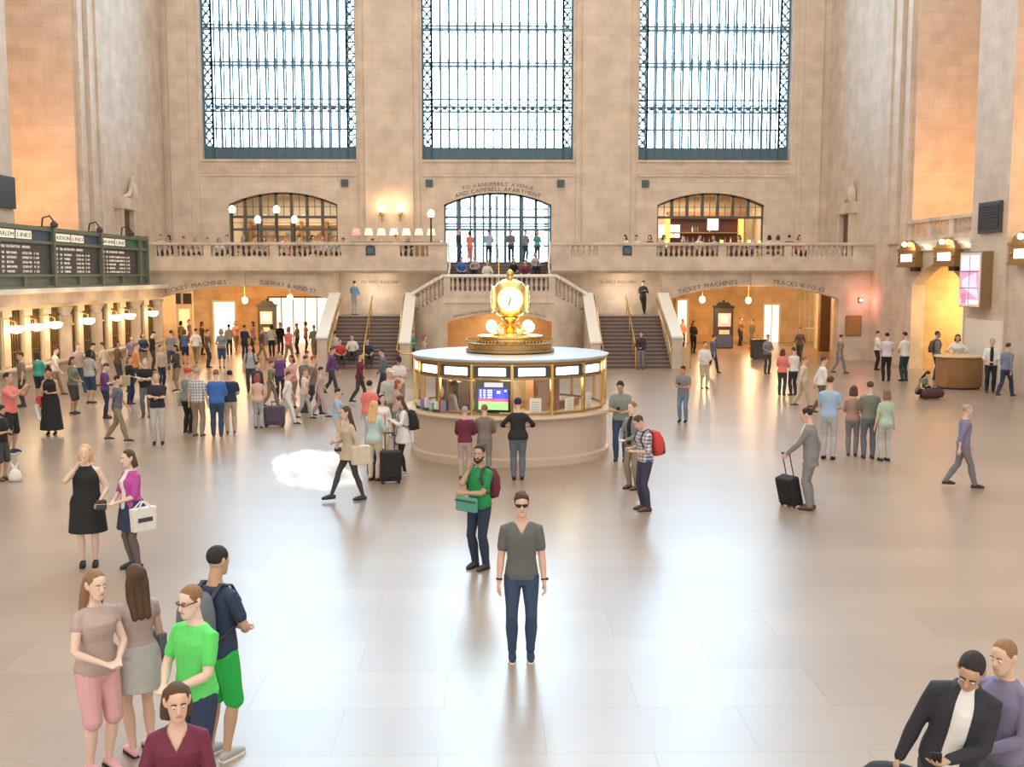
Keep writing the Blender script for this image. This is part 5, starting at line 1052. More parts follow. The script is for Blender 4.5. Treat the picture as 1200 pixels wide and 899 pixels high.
def tote(h, key, color, label, size=(.34, .30, .10), drop=.12, mark=False, strapz=None):
    o = held(h, 'tote_bag', label, 'bag', None); S, E, Wr, sg, dn = h['arms'][key]; p = Wr if strapz is None else V(strapz); w, hh, d = size
    c = p + V((0, 0, -drop)); m = MB(); m.hexa([c + V(q) for q in ((-d * .45, -w * .46, -hh), (d * .45, -w * .46, -hh), (d * .45, w * .46, -hh), (-d * .45, w * .46, -hh))], [c + V(q) for q in ((-d * .5, -w * .5, 0), (d * .5, -w * .5, 0), (d * .5, w * .5, 0), (-d * .5, w * .5, 0))]); m.build('bag', cmat(color), o, bevel=.015)
    for sx in (-.5, .5):
        m = MB(); m.tube([c + V((sx * d, -w * .3, -.02)), p + V((sx * d * .4, -w * .06, -.0)), p + V((sx * d * .4, w * .06, 0)), c + V((sx * d, w * .3, -.02))], .012, 6); m.build('handle', cmat(color), o, smooth=True)
    if mark:
        for sx in (-1, 1): m = MB(); m.box(c.x + sx * (d / 2 + .002) - .003, c.x + sx * (d / 2 + .002) + .003, c.y - w * .3, c.y + w * .3, c.z - hh * .60, c.z - hh * .42); m.build('printed_band', cmat('char'), o)
    return o
# ------------------------------------------------------------------ the people in front
h = human('person standing still alone in grey v-neck tee, slim jeans and black sunglasses', 611, 772, 578, face=0, pose='stand', top=('tee', .34), bot=('trousers', 'jeans'), hair=('quiff', 'br'), shoe='navy', glasses='sun', vneck=1.345, vox=.0055, loose=.3, R=((-.232, -.05, .84), (-.5, .9, 0)), L=((.232, -.05, .84), (.5, .9, 0)), fat=.94)
o = held(h, 'wristband', 'dark band on the wrist of the person in sunglasses', 'wristband'); S, E_, Wr, sg, dn = h['arms']['R']; MB().tube([Wr + (E_ - Wr) * .06, Wr + (E_ - Wr) * .14], .033, 12, rnd=False).build('wristband', DARK, o)
o = held(h, 'wristwatch', 'dark watch on the other wrist of the person in sunglasses', 'watch'); S, E_, Wr, sg, dn = h['arms']['L']; MB().tube([Wr + (E_ - Wr) * .06, Wr + (E_ - Wr) * .12], .033, 12, rnd=False).build('strap', DARK, o); MB().ball(Wr + (E_ - Wr) * .09 + V((.032, 0, 0)), .016, 10).build('dial', CHAR, o)
h = human('bearded person in green tee holding chin, with folded arm and dark jeans', 562, 666, 522, face=-38, pose='chin', top=('dgreen', .36), bot=('trousers', 'djeans'), hair=('short', 'bk'), beard=True, skin='t', shoe='char', yaw=22, vox=.0065)
backpack(h, 'maroon', 'dark red backpack on the bearded person in green')
o = held(h, 'pouch', 'teal pouch held against the belly of the bearded person', 'bag'); MB().box(-.19, .17, -.30, -.235, .86, 1.06).build('pouch', cmat((.10, .36, .27)), o, bevel=.02); MB().box(-.19, .17, -.308, -.30, 1.0, 1.02).build('zip', CHAR, o)
human('person in black top with purple head scarf at the booth counter, back turned', 607, 562, 467, face=180, fem=True, fat=1.3, pose='counter', top=('black', .75), bot=('trousers', 'slate'), hair=('scarf', 'pu'), shoe='black', R=((-.20, -.22, 1.14), (-1, .3, -.6)), L=((.20, -.22, 1.14), (1, .3, -.6)))
human('person in dull maroon top and pale trousers at the booth counter, back turned', 545, 561, 481, face=178, pose='clasp', top=('maroon', .8), bot=('trousers', 'rose'), hair=('short', 'gr'))
human('person in brownish grey coat at the booth counter between maroon and purple', 568, 560, 474, face=182, pose='clasp', top=((.22, .18, .16), 1), bot=('trousers', 'grey'), hair=('short', 'lb'), coat=True)
h = human('person in grey-green polo and jeans leaning on the booth with a phone', 727, 540, 444, face=-14, pose='phone', top=('pgreen', .36), bot=('trousers', 'jeans'), hair=('short', 'bk'), skin='t', lean=8); phone(h, 'R', 'phone held by the person leaning on the booth')
human('older person with black vest and khaki trousers behind the plaid shirt', 741, 573, 471, face=-50, pose='clasp', top=('grey', 1), front='black', bot=('trousers', 'khaki'), hair=('short', 'lb'), skin='p', shoe='brown')
h = human('person in plaid shirt and dark jeans reading a phone, red backpack behind', 755, 598, 484, face=-72, pose='phone', top=('plaid', .45), bot=('trousers', (.05, .05, .09)), hair=('short', 'br'), shoe='brown', lean=4, pitch=34); backpack(h, 'red', 'bright red backpack on the person in plaid', 1.1, 'char'); phone(h, 'R', 'phone in the hands of the person in plaid')
h = human('person in grey tee and light jeans using a phone alone right of the booth', 800, 495, 428, face=-28, pose='phone', top=('grey', .36), bot=('trousers', 'ljeans'), hair=('short', 'bk'), skin='t', shoe='black'); phone(h, 'R', 'phone held by the person in light jeans')
# group with luggage left of the booth
human('person in light blue shirt with peach trousers at the rear left of the luggage group', 396, 528, 455, face=95, fem=True, pose='clasp', top=('lblue', .34), bot=('trousers', 'peach'), hair=('short', 'bk'))
human('person in pink shirt with back turned in the luggage group', 434, 524, 446, face=165, top=('coral', .36), bot=('trousers', 'lgrey'), hair=('short', 'bk'))
h = human('long haired person in cream jacket and dark leggings striding past the luggage', 410, 587, 476, face=-62, fem=True, pose='stride', top=('beige', .9), bot=('tights', 'char'), hair=('long', 'br'), shoe='char', coat=True, skirt='beige', hem=.78, flare=.3)
tote(h, 'L', 'cream', 'soft cream bag at the hip of the striding person', (.36, .34, .14), .0, strapz=(.26, .12, 1.05))
human('blonde person in pale blue top and cream trousers with back to the camera', 439, 563, 470, face=160, fem=True, pose='clasp', top=('aqua', .5), bot=('trousers', 'cream'), hair=('long', 'bl'), shoe='brown')
h = human('dark haired person in white tunic, black leggings and black backpack by the luggage', 473, 556, 463, face=-82, fem=True, pose='read', top=('white', .95), bot=('tights', 'black'), hair=('long', 'br'), shoe='lgrey', skirt='white', hem=.70, flare=.14); backpack(h, 'black', 'black backpack on the person in white tunic', 1.0)
o = held(h, 'red_folder', 'red folder in the hands of the person in white tunic', 'folder'); MB().box(-.11, .11, -.40, -.385, 1.10, 1.34).build('cover', cmat('red'), o); MB().box(-.10, .10, -.385, -.375, 1.11, 1.33).build('pages', PAPER, o)
human('dark haired person half hidden in the middle of the luggage group', 449, 540, 465, face=20, fem=True, top=('white', .5), bot=('trousers', 'beige'), hair=('bob', 'bk'))
human('person in purple cap and white shirt behind the luggage group', 467, None, 417, face=15, H=1.72, pose='phone', top=('white', .36), bot=('shorts', 'khaki'), hair=('cap', 'pu'), skin='t')
human('person in pale hat and stone shirt left of the booth windows', 457, 512, 432, face=30, top=('stone', .36), bot=('trousers', 'khaki'), hair=('cap', 'cream'))
human('brown haired person in pale pink top next to the booth counter', 466, 520, 445, face=100, fem=True, pose='clasp', top=('rose', .5), bot=('trousers', 'ljeans'), hair=('bob', 'rd'))
suitcase(458, 566, .66, .42, .26, 'black', 'upright black wheeled suitcase in the luggage group', 12); suitcase(441, 561, .62, .36, .26, 'navy', 'navy suitcase half behind the black suitcase', 12)
# left foreground
h = human('blonde person in black sleeveless dress raising a hand to the face', 105, 663, 521, face=14, fem=True, fat=1.18, pose='face', top=('black', 0), bot=('dress', 'black'), hair=('bob', 'bl'), skin='p', shoe='black', hem=.50, flare=.08, vox=.007)
o = held(h, 'purse', 'small dark purse in the hand of the blonde person', 'purse'); S, E_, Wr, sg, dn = h['arms']['L']; MB().box(Wr.x - .05, Wr.x + .09, Wr.y - .12, Wr.y - .06, Wr.z - .12, Wr.z + .02).build('body', cmat('char'), o, bevel=.015); MB().box(Wr.x - .045, Wr.x + .085, Wr.y - .125, Wr.y - .12, Wr.z - .04, Wr.z - .03).build('clasp', BRASS, o)
h = human('person in magenta cardigan, short navy skirt and grey tights with a white tote', 157, 666, 527, face=-42, fem=True, fat=1.15, pose='clasp', top=('mag', .55), front='white', bot=('tights', (.16, .12, .12)), hair=('bob', 'br'), skin='p', shoe='char', skirt='navy', hem=.60, flare=.14, vox=.007)
tote(h, 'L', 'white', 'white tote bag with dark printed band on the magenta cardigan', (.38, .34, .12), .08, True, strapz=(.27, .02, 1.02))
human('person with glasses in bright green tee and navy shorts near the bottom left', 226, None, 686, face=-32, H=1.78, pose='clasp', top=('lime', .36), bot=('shorts', 'navy'), hair=('short', 'lb'), skin='p', glasses='clear', vox=.0065, shoe='grey')
h = human('person in navy tee and green shorts with grey backpack, seen from behind', 259, 886, 641, face=148, pose='clasp', top=('navy', .38), bot=('shorts', 'green'), hair=('short', 'bk'), skin='t', shoe='lgrey', vox=.007); backpack(h, 'slate', 'dark grey backpack on the person in green shorts', 1.0)
human('long haired person in pale top and pink shorts at the left, outer of the pair', 119, 903, 668, face=50, fem=True, pose='clasp', top=('rose', .3), bot=('shorts', 'pink'), hair=('long', 'lb'), skin='p', shoe='pink')
h = human('dark haired person in pale top and short skirt, inner of the pair at the left', 166, 882, 662, face=-140, fem=True, pose='hip', top=('rose', .3), bot=('skirt', 'stone'), hair=('long', 'br'), skin='l', shoe='pink', hem=.62); tote(h, 'R', 'slate', 'small blue grey bag hanging beside the dark haired person', (.22, .24, .08), .0, strapz=(-.22, -.06, 1.08))
human('dark haired person in maroon v-neck top cut off by the bottom edge', 206, None, 800, face=12, H=1.66, fem=True, pose='clasp', top=('maroon', .45), bot=('trousers', 'char'), hair=('bob', 'br'), skin='l', vox=.0065, yaw=10, vneck=1.33)
# bottom right
h = human('person in dark suit jacket and white shirt looking down at a phone', 1118, None, 743, face=-22, H=1.82, pose='suit', top=((.03, .03, .04), 1), front='white', bot=('trousers', 'char'), hair=('short', 'bk'), skin='t', coat=True, vox=.0065, tilt=10, over=.78, fat=1.05); phone(h, 'L', 'black phone in the hand of the person in the suit')
o = held(h, 'travel_bag', 'bulky black bag hanging from the hand of the person in the suit', 'bag'); S, E_, Wr, sg, dn = h['arms']['R']; c = Wr + V((-.04, 0, -.26)); m = MB(); m.lathe([(.02, -.20), (.20, -.17), (.25, -.02), (.23, .10), (.15, .18), (.02, .20)], c=c, n=20, sx=1.0, sy=.55); m.build('body', cmat('black'), o, smooth=True); MB().tube([c + V((-.12, 0, .15)), Wr + V((-.02, 0, -.06)), c + V((.12, 0, .15))], .016, 8).build('handle', cmat('char'), o)
human('person in slate blue shirt with brown hair at the right bottom corner', 1180, None, 750, face=-60, H=1.70, pose='clasp', top=('lilac', 1), bot=('trousers', 'slate'), hair=('short', 'lb'), skin='l', vox=.008)
# right side of the floor
h = human('person in grey suit pulling a black wheeled case', 948, 597, 478, face=-118, pose='pull', top=('grey', 1), front='white', bot=('trousers', 'grey'), hair=('short', 'bk'), shoe='brown', coat=True, over=.76)
suitcase(928, 593, .58, .40, .24, 'black', 'black wheeled case tilted behind the grey suit', -60, 16, .42)
human('person in light blue tee and grey trousers at the right of the floor', 970, 538, 441, face=150, pose='clasp', top=('lblue', .36), bot=('trousers', 'lgrey'), hair=('short', 'br'), shoe='black')
human('person in brownish top next to the light blue tee', 998, 534, 452, face=160, fem=True, pose='clasp', top=((.42, .26, .22), .5), bot=('trousers', 'grey'), hair=('bob', 'br'))
human('person in dark grey-green top right of the brownish top', 1017, 537, 447, face=172, pose='clasp', top=((.20, .21, .17), .5), bot=('trousers', 'slate'), hair=('short', 'br'))
human('person in pale green top at the right end of the four standing together', 1036, 540, 456, face=185, fem=True, pose='stand', top=((.45, .58, .48), .4), bot=('trousers', 'stone'), hair=('bob', 'lb'))
human('person in coral red top in front of the right passage', 916, 464, 409, face=150, fem=True, pose='clasp', top=('coral', .5), bot=('trousers', 'char'), hair=('bob', 'br'))
human('person in white top beside the coral red top', 929, 464, 407, face=200, pose='clasp', top=('white', .5), bot=('trousers', 'djeans'), hair=('short', 'br'))
human('person in cream shirt walking right of the coral and white pair', 940, 478, 418, face=80, pose='walk', top=('cream', .9), bot=('trousers', 'beige'), hair=('short', 'lb'))
human('person in pale shirt behind the light blue tee, walking', 962, 486, 418, face=90, pose='walk2', top=('white', .9), bot=('trousers', 'brown'), hair=('short', 'br'))
human('person in white shirt and black trousers, first of three in uniform', 1027, 434, 388, face=60, pose='clasp', top=('white', .4), bot=('trousers', 'black'), hair=('short', 'bk'), shoe='black')
human('person in lilac white shirt and dark trousers, middle of three in uniform', 1038, 447, 390, face=175, pose='clasp', top=((.66, .65, .74), .4), bot=('trousers', 'black'), hair=('short', 'bk'), shoe='black')
human('person in white shirt with dark green trousers, last of three in uniform', 1059, 447, 388, face=205, pose='clasp', top=('white', .4), bot=('trousers', (.03, .06, .06)), hair=('short', 'bk'), shoe='black')
h = human('person in grey shirt and jeans standing left of the wooden desk', 1097, 432, 379, face=85, top=('grey', 1), bot=('trousers', 'jeans'), hair=('short', 'br'), skin='t'); backpack(h, 'brown', 'brown backpack on the person left of the wooden desk', .7)
human('person in white blouse behind the wooden desk', 1120, 446, 386, face=-20, fem=True, pose='counter', top=('white', .5), bot=('trousers', 'black'), hair=('bob', 'bk'), skin='t')
human('person in black vest over white sleeves right of the wooden desk', 1160, 459, 394, face=-20, pose='clasp', top=('white', .6), front='black', bot=('trousers', 'black'), hair=('short', 'gr'))
human('person in blue jacket at the right side of the desk', 1178, 466, 402, face=120, pose='walk', top=((.20, .22, .34), 1), bot=('trousers', 'navy'), hair=('short', 'br'))
human('long haired person in olive top squatting on the floor with a dark bag', 1079, 467, None, H=1.64, face=35, fem=True, pose='squat', top=('olive', .1), bot=('trousers', 'black'), hair=('long', 'bk'))
o = empty('holdall', on_floor(1093, 468), R(10), 'dark holdall on the floor before the squatting person', 'bag'); m = MB(); m.tube([(-.26, 0, .2), (-.2, 0, .21), (.2, 0, .21), (.26, 0, .2)], [.16, .19, .19, .16], 14, flat=1); m.build('body', cmat((.09, .045, .05)), o, smooth=True); MB().tube([(-.12, -.12, .35), (-.08, -.13, .48), (.08, -.13, .48), (.12, -.12, .35)], .015, 6).build('handle', CHAR, o)
human('person in white tee standing in front of the right passage', 825, 456, 400, face=10, pose='clasp', top=('white', .45), bot=('shorts', 'beige'), hair=('short', 'br'))
human('long haired person in dark clothes beside the stairs in the right passage', 812, 414, 376, face=20, fem=True, pose='clasp', top=('char', 1), bot=('trousers', 'black'), hair=('long', 'bk'))
for i, (x, hy, c, lab) in enumerate(((868, 372, (.2, .1, .06), 'brown dressed person right of the poster kiosk'), (882, 374, 'olive', 'olive dressed person before the lit display'), (836, 392, (.12, .13, .22), 'blue grey dressed person left of the poster kiosk'), (800, 374, (.6, .3, .2), 'orange brown dressed person at the left end of the right passage'), (938, 384, 'brown', 'brown dressed person below the passage beam'), (985, 392, (.3, .22, .2), 'dull brown dressed person near the dark passage column'), (900, 392, 'grey', 'grey dressed person beside the litter bin'))): human(lab, x, None, hy, H=1.68, face=(40, -70, 120, 30, -30, 100, 10)[i], fem=i % 2 == 0, pose=('clasp', 'stand', 'walk', 'clasp', 'walk2', 'walk', 'clasp')[i], top=(c, .8), bot=('trousers', ('djeans', 'khaki', 'navy', 'brown', 'char', 'grey', 'char')[i]), hair=('short', 'br'))
human('person in lilac grey clothes crossing the open floor at the right', 1127, 572, 474, face=80, pose='walk', top=('lilac', .8), bot=('trousers', (.20, .19, .22)), hair=('short', 'gr'))
for i, (x, hy, c, lab) in enumerate(((388, 407, 'purple', 'person in purple coat walking between the left crowd and the booth'), (421, 413, 'maroon', 'person in maroon coat walking before the left flight of steps'), (449, 409, 'slate', 'person in slate coat walking just left of the booth roof'))): human(lab, x, None, hy, H=1.68, face=(90, 85, -90)[i], fem=i == 1, pose=('walk', 'walk2', 'walk')[i], top=(c, 1), bot=('trousers', 'char'), hair=('short', 'br'), coat=True)
# on and by the stairs
human('person in dark top leaning on the brass rail at the foot of the right flight', 751, 433, 393, face=-15, pose='clasp', top=((.05, .035, .06), 1), bot=('trousers', 'grey'), hair=('short', 'bk'), H=1.68)
human('person in dark jacket standing on the upper landing of the right flight', 758, None, 328, at=(7.05, 52.3, 2.24), face=10, H=1.66, pose='read', top=('char', 1), bot=('trousers', 'black'), hair=('short', 'br'), fR=(.06, -.12, 0))
human('person in blue shirt climbing the left flight', 0, at=(-7.0, 51.9, 2.24), face=165, H=1.65, pose='clasp', top=((.20, .38, .55), .5), bot=('trousers', 'stone'), hair=('short', 'br'))
STEP = lambda i: (YS0 + RU * i, RI * (i + 1))
for px, i, c, hr, lab in ((398, 1, 'red', 'bk', 'person in red and black sitting on the lowest steps of the left flight'), (413, 2, 'white', 'br', 'person in white shirt sitting on the lower steps of the left flight'), (430, 1, 'navy', 'bk', 'person in navy with dark hair sitting on the steps by the left handrail')):
    y, zz = STEP(i); human(lab, 0, at=(max(-7.3, at_depth(px, 400, y).x), y + .0, zz - .10), face=(20, 0, -20)[i - 1], pose='sit', top=(c, .6), bot=('trousers', 'char'), hair=('short', hr), H=1.7, hip=-.58, fR=(-.1, -.34, -.16 * .6), fL=(.1, -.34, -.16 * .6))
human('person in teal cardigan standing at the foot of the inner stair rail', 482, None, 387, face=30, H=1.66, fem=True, pose='phone', top=('teal', .8), bot=('trousers', 'char'), hair=('bob', 'br'))
human('brown haired person in dusky pink next to the teal cardigan', 497, None, 393, face=90, H=1.60, fem=True, pose='clasp', top=('rose', .8), bot=('trousers', 'lilac'), hair=('bob', 'rd'))
human('attendant in pale grey shirt behind the booth glass left of the screen', 0, at=(-1.32, 24.35, .04), face=95, H=1.74, pose='clasp', top=('lgrey', .9), bot=('trousers', 'char'), hair=('short', 'bk'), skin='d')
# ------------------------------------------------------------------ left side crowd
human('person in red tee and black shorts filming with raised arms at the left', 14, 531, 437, face=80, pose='film', top=('coral', .36), bot=('shorts', 'black'), hair=('short', 'bk'), skin='t', shoe='navy')
h = human('bearded person in dark tee and long shorts at the left edge', 3, 563, 474, face=70, pose='phone', top=('black', .36), bot=('shorts', 'char'), hair=('short', 'bk'), skin='t', beard=True, shoe='brown'); phone(h, 'R', 'phone held by the person at the left edge')
o = empty('plastic_bag', on_floor(18, 564), 0, 'small white knotted plastic bag on the floor at the left edge', 'bag'); m = MB(); m.lathe([(.02, 0), (.13, .01), (.14, .10), (.10, .2), (.04, .27)], n=14, sy=.7); m.build('body', cmat('white'), o, smooth=True); m = MB()
for sx in (-1, 1): m.tube([(0, 0, .25), (sx * .05, 0, .33), (sx * .07, 0, .38)], [.03, .025, .012], 8, flat=.4)
m.build('knot_ear', cmat('white'), o, smooth=True)
h = human('person in long black dress with bun, holding white papers', 61, 510, 430, face=8, fem=True, pose='phone', top=('black', 0), bot=('dress', 'black'), hair=('bun', 'bk'), skin='t', hem=.14, flare=.10, shoe='black', fat=1.08)
o = held(h, 'paper_bag', 'white paper sheets hanging beside the long black dress', 'papers'); m = MB(); m.hexa([(-.30, -.1, .45), (-.18, -.1, .38), (-.18, -.06, .38), (-.30, -.06, .45)], [(-.36, -.1, .80), (-.28, -.1, .82), (-.28, -.06, .82), (-.36, -.06, .80)]); m.build('sheets', PAPER, o); MB().bar((-.30, -.11, .80), (-.20, -.11, .42), .02, .004).build('print_stripe', CHAR, o)
tote(h, 'R', 'red', 'round red handbag at the hip of the long black dress', (.28, .28, .12), .0, strapz=(-.27, .08, 1.0))
human('person in dark sweater and pale grey trousers standing at the left', 186, 521, 436, face=12, pose='cross', top=((.035, .025, .05), .8), bot=('trousers', 'stone'), hair=('short', 'lb'), skin='l', shoe='black')
human('person in black tee with crossed arms behind the dark sweater', 172, 489, 420, face=5, pose='cross', top=('black', .36), bot=('trousers', 'slate'), hair=('short', 'gr'), skin='p')
h = human('blonde person in dark top with a tan bag beside the black tee', 153, 474, 418, face=70, fem=True, pose='clasp', top=('black', .6), bot=('trousers', 'navy'), hair=('bob', 'lb')); tote(h, 'R', 'beige', 'tan shoulder bag next to the blonde person in dark top', (.40, .36, .12), .0, strapz=(-.26, .0, 1.08))
h = human('person in pale plaid shirt and khaki trousers with back turned', 233, 512, 431, face=172, top=('plaid2', .4), bot=('trousers', 'khaki'), hair=('short', 'gr'))
h = human('person in red cap with a white bag next to the pale plaid shirt', 221, 508, 431, face=150, fem=True, pose='clasp', top=('pgreen', .4), bot=('trousers', 'black'), hair=('cap', 'red')); tote(h, 'L', 'cream', 'white shoulder bag beside the red cap', (.34, .40, .12), .0, strapz=(.24, .05, 1.12))
human('broad person in bright blue shirt with back turned in the left crowd', 255, 512, 433, face=188, fat=1.2, pose='clasp', top=('blue', .5), bot=('trousers', 'jeans'), hair=('short', 'lb'))
human('person in navy tee right of the bright blue shirt', 271, 508, 434, face=200, pose='clasp', top=('navy', .36), bot=('trousers', 'beige'), hair=('short', 'bk'), shoe='brown')
human('person in orange tank top with white trousers by the dark suitcase', 303, 502, 438, face=178, fem=True, pose='clasp', top=('peach', .1), bot=('trousers', 'lgrey'), hair=('bob', 'rd'))
h = human('person in navy jacket with black hair looking right in the left crowd', 303, 486, 424, face=60, top=('navy', 1), bot=('trousers', 'char'), hair=('short', 'bk'))
suitcase(322, 500, .58, .55, .3, (.10, .08, .12), 'wide dark suitcase standing right of the orange tank top', 0, 0, .1)
for i, (x, fy, hy, c, bc, lab) in enumerate(((338, 498, 436, 'white', 'white', 'person in white clothes walking just right of the dark suitcase'), (357, 492, 433, (.75, .62, .60), 'stone', 'person in pale pink clothes walking behind the white clothes'), (376, 490, 430, 'rose', 'rose', 'person in dusky rose clothes at the right of the walking row'), (318, 478, 425, 'olive', 'khaki', 'person in olive top walking behind the navy jacket'))): human(lab, x, fy, hy, face=(95, 85, 92, 88)[i], fem=i % 2 == 1, pose=('walk', 'walk2')[i % 2], top=(c, .6), bot=('trousers', bc), hair=('short', ('br', 'lb', 'bk', 'br')[i]))
h = human('person in grey tee with dark backpack straps in the left crowd', 293, None, 404, H=1.72, face=8, top=('lgrey', .4), bot=('trousers', 'char'), hair=('short', 'bk')); backpack(h, 'black', 'dark backpack worn by the grey tee in the left crowd')
crowd = [(327, 412, 'purple', 'dark purple top', 'bk', 30), (342, 416, 'pink', 'pink top', 'br', -40), (356, 416, 'slate', 'slate top', 'br', 60), (366, 417, (.25, .18, .15), 'brown top', 'rd', 100), (44, 411, 'teal', 'teal top', 'bk', 170), (63, 402, 'white', 'white shirt', 'br', 110), (24, 413, 'khaki', 'khaki coat', 'br', -60), (104, 409, 'stone', 'pale shirt with dark strap', 'bk', 160), (107, 400, 'char', 'charcoal top', 'bk', 120), (121, 401, 'cream', 'cream shirt', 'br', -100), (137, 399, 'brown', 'brown coat', 'br', 90), (158, 402, 'orange', 'orange red top', 'lb', 120), (154, 390, 'lilac', 'lilac grey top', 'br', 30), (167, 388, 'navy', 'navy top and black hair', 'bk', 40), (178, 388, 'black', 'black jacket', 'bk', 110), (200, 387, 'grey', 'grey shirt', 'br', 190), (216, 386, (.08, .13, .30), 'blue vest', 'br', 185), (229, 385, 'white', 'white tee and dark shorts', 'br', 180), (243, 386, 'brown', 'brown top and dark pack', 'br', 120), (259, 385, 'pgreen', 'green grey top with white strap', 'gr', 20), (122, 425, 'purple', 'dull purple coat', 'br', 100), (136, 440, 'slate', 'slate coat crossing the floor', 'bk', 95), (84, 418, 'olive', 'olive coat', 'br', 80), (90, 402, 'rose', 'dusky pink top', 'lb', 60), (188, 404, 'beige', 'beige jacket', 'br', 60), (206, 404, 'char', 'charcoal jacket behind the red cap', 'bk', -50)]
for i, (x, hy, c, lab, hr, fc) in enumerate(crowd):
    human('person in %s in the crowd near the ticket windows' % lab if x < 200 else 'person in %s in the crowd before the left passage' % lab, x, None, hy, H=1.64 + .05 * (i % 4), face=fc, fem=i % 3 == 1, pose=('stand', 'clasp', 'phone', 'walk', 'clasp', 'walk2')[i % 6], top=(c, (.36, .8, .5)[i % 3]), bot=(('trousers', 'shorts', 'trousers')[i % 3], ('djeans', 'khaki', 'char', 'jeans')[i % 4]), hair=(('short', 'bob', 'short')[i % 3], hr), skin='ltp'[i % 3])
back = [(268, 380), (276, 376), (286, 381), (296, 377), (306, 384), (318, 380), (328, 378), (338, 383), (348, 379), (358, 377), (368, 381), (380, 384), (392, 388), (212, 376), (222, 374), (236, 377), (182, 374)]
nth = ('first', 'second', 'third', 'fourth', 'fifth', 'sixth', 'seventh', 'eighth', 'ninth', 'tenth', 'eleventh', 'twelfth', 'thirteenth', 'fourteenth', 'fifteenth', 'sixteenth', 'seventeenth')
pal = [('slate', 'slate'), ('rose', 'dusky pink'), ('grey', 'grey'), ('stone', 'pale stone'), ('coral', 'coral red'), ('olive', 'olive'), ('brown', 'brown'), ('beige', 'beige'), ('pink', 'pink'), ('khaki', 'khaki'), ('lilac', 'lilac grey'), ('white', 'white'), ('white', 'white'), ('navy', 'navy'), ('rose', 'dusky pink'), ('brown', 'brown'), ('black', 'black')]
for i, ((x, hy), k) in enumerate(zip(sorted(back), [pal[(i * 5) % 17] for i in range(17)])):
    human('person in %s, %s from the left in the far row inside the left passage' % (k[1], nth[i]), x, None, hy, H=1.62 + .04 * (i % 4), face=(30, 160, -60, 100, 200)[i % 5], fem=i % 2 == 1, pose=('clasp', 'stand', 'walk')[i % 3], top=(k[0], .6), bot=('trousers', ('djeans', 'char', 'khaki')[i % 3]), hair=(('short', 'bob')[i % 2], ('br', 'bk', 'lb')[i % 3]), group='far row in the left passage')
# ------------------------------------------------------------------ balcony guests and people on the central steps
ch0 = empty('cafe_chair', (0, 0, 0), 0, 'dark balcony cafe chair behind the balustrade under a seated guest', 'chair', 'balcony chairs')
MB().box(-.2, .2, -.2, .2, .43, .46).build('seat', WOODD, ch0); MB().box(-.2, .2, .18, .21, .62, .9).build('backrest', WOODD, ch0)
for sx in (-1, 1):
    for sy in (-1, 1): MB().box(sx * .17 - .015, sx * .17 + .015, sy * .17 - .015, sy * .17 + .015, 0, .9 if sy > 0 else .43).build('leg', WOODD, ch0)
first = True
def guest(label, px, hy, c, hr, face, fem=False, group=None, H=1.72):
    global first
    top_z = 4.85 + 1.30; lo, hi = 51.9, 59.0
    for _ in range(30):
        mm = (lo + hi) / 2
        if at_depth(px, hy, mm).z > top_z: hi = mm
        else: lo = mm
    Y = max(52.6, min(58.2, lo)); x_ = at_depth(px, hy, Y).x
    human(label, 0, at=(x_, Y, 4.85), face=face, H=H, fem=fem, pose='sit', top=(c, .5), bot=('trousers', 'char'), hair=('bob' if fem else 'short', hr), group=group)
    c_ = ch0 if first else copy_tree(ch0); first = False; c_.location = (x_, Y + .05, 4.85); c_.rotation_euler = (0, 0, R(face))
for px, hy, c, hr, lab in ((734, 273, 'white', 'bk', 'white shirt, first guest right of the central steps'), (747, 273, 'white', 'br', 'white shirt, second guest right of the central steps'), (762, 273, 'maroon', 'bk', 'maroon top, third guest right of the central steps'), (776, 274, 'lblue', 'br', 'light blue shirt at the left end of the bar arch'), (803, 273, 'lilac', 'bk', 'lilac grey shirt before the bar'), (819, 269, 'white', 'br', 'white shirt sitting highest before the bar'), (838, 275, 'stone', 'br', 'pale stone shirt before the bar shelves'), (868, 274, 'rose', 'bk', 'rose top before the bar shelves'), (883, 272, 'lblue', 'gr', 'grey haired with blue shirt by the amber column'), (902, 274, 'cream', 'bk', 'cream top, first guest right of the bar arch'), (912, 272, 'pink', 'br', 'pink top, second guest right of the bar arch'), (925, 273, 'slate', 'bk', 'slate top, third guest right of the bar arch'), (936, 273, 'coral', 'br', 'coral top, last guest right of the bar arch')): guest('seated person in ' + lab, px, hy, c, hr, (20, -30, 160, 60, 100, 175, -60, 30, -20, 70, -70, 40, -80)[px % 13], px % 2 == 0)
lp = [('stone', 'stone'), ('slate', 'slate'), ('white', 'white'), ('rose', 'rose'), ('navy', 'navy'), ('beige', 'beige'), ('lblue', 'light blue'), ('grey', 'grey'), ('pink', 'pink')]
for i, px in enumerate((188, 200, 214, 228, 243, 256, 268, 284, 296, 310, 322, 336, 350, 364, 378, 392, 404, 436, 462, 478)):
    k = lp[(i * 4) % 9]; guest('seated person in %s, %s from the left on the left balcony' % (k[1], (nth + ('eighteenth', 'nineteenth', 'last'))[i]), px, 274 + (i * 7) % 6, k[0], ('br', 'bk', 'lb', 'gr')[i % 4], (20, -70, 160, 80, 0)[i % 5], i % 2 == 1, 'guests on the left balcony')
ZS = lambda i: ZL + 0.165 * (i + 1)
stp = [(-1.9, 4, 'blue', 'in blue sitting at the left end of the central steps'), (-1.2, 5, 'rose', 'in rose sitting left of the central brass rail'), (-.6, 3, 'white', 'in white sitting next to the central brass rail'), (.75, 4, 'black', 'in black sitting right of the central brass rail'), (1.35, 3, 'maroon', 'in maroon sitting low on the right central steps'), (1.85, 6, 'stone', 'in pale top sitting high on the right central steps')]
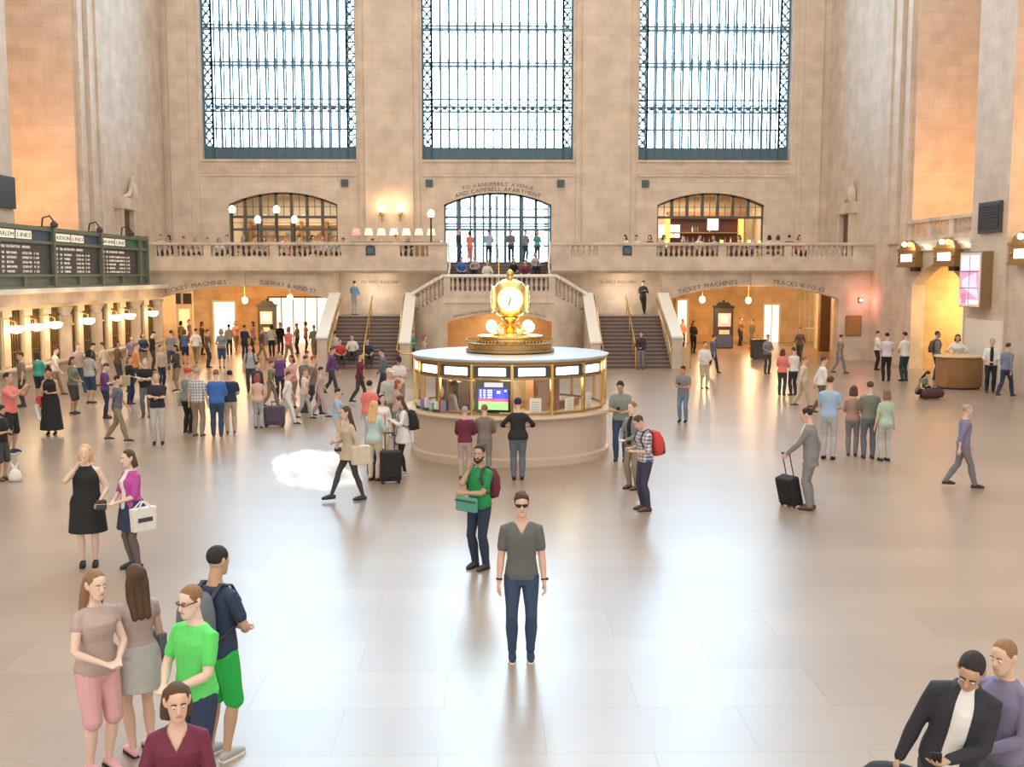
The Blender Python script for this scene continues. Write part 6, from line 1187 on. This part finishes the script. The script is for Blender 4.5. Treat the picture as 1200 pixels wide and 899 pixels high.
for i, (x, k, c, lab) in enumerate(stp): human('person ' + lab, 0, at=(x, 53.0 + .32 * k, ZS(k) - .12), face=(10, -10, 20)[i % 3], fem=i % 2 == 1, pose='sit', top=(c, .6), bot=('trousers', 'djeans'), hair=(('short', 'bob')[i % 2], 'br'), hip=-.58, fR=(-.1, -.38, -.13), fL=(.1, -.38, -.13))
human('standing person in coral red at the top of the central steps', 0, at=(-1.5, 57.0, 4.85), face=170, fem=True, top=('coral', .5), bot=('trousers', 'coral'), hair=('bob', 'br')); human('standing person in dark blue beside the coral red one on the balcony', 0, at=(-2.1, 57.4, 4.85), face=60, top=('navy', .6), bot=('trousers', 'jeans'), hair=('short', 'bk')); human('person in teal walking down at the right of the central steps', 0, at=(2.05, 56.6, 4.85), face=0, fem=True, pose='clasp', top=('teal', .6), bot=('trousers', 'char'), hair=('bob', 'bk'))
for i, (x, c, lab) in enumerate(((.7, 'slate', 'slate coat standing inside the bright doorway'), (-.5, 'lblue', 'light blue shirt standing inside the bright doorway'), (1.5, 'grey', 'grey coat standing at the right of the bright doorway'))): human('person in ' + lab, 0, at=(x, 58.2 + .3 * i, 4.85), face=(0, 180, 40)[i], pose='clasp', top=(c, .8), bot=('trousers', 'djeans'), hair=('short', 'br'))
# ------------------------------------------------------------------ fuse the figures' surfaces
for o, vx, it, cut in JOBS:
    md = o.modifiers.new('fuse', 'REMESH'); md.mode = 'VOXEL'; md.voxel_size = vx; md.use_smooth_shade = True
    ms = o.modifiers.new('smooth', 'SMOOTH'); ms.iterations = it; ms.factor = 0.5
bpy.context.view_layer.update(); _dg = bpy.context.evaluated_depsgraph_get()
_new = [(o, bpy.data.meshes.new_from_object(o.evaluated_get(_dg)), cut) for o, vx, it, cut in JOBS]
for o, me, cut in _new:
    nm = o.data.name; old = o.data; o.modifiers.clear(); o.data = me; bpy.data.meshes.remove(old); me.name = nm
    if cut:                                                # open neckline
        bm = bmesh.new(); bm.from_mesh(me); bmesh.ops.delete(bm, geom=[f for f in bm.faces if cut(f.calc_center_median())], context='FACES'); bm.to_mesh(me); bm.free()
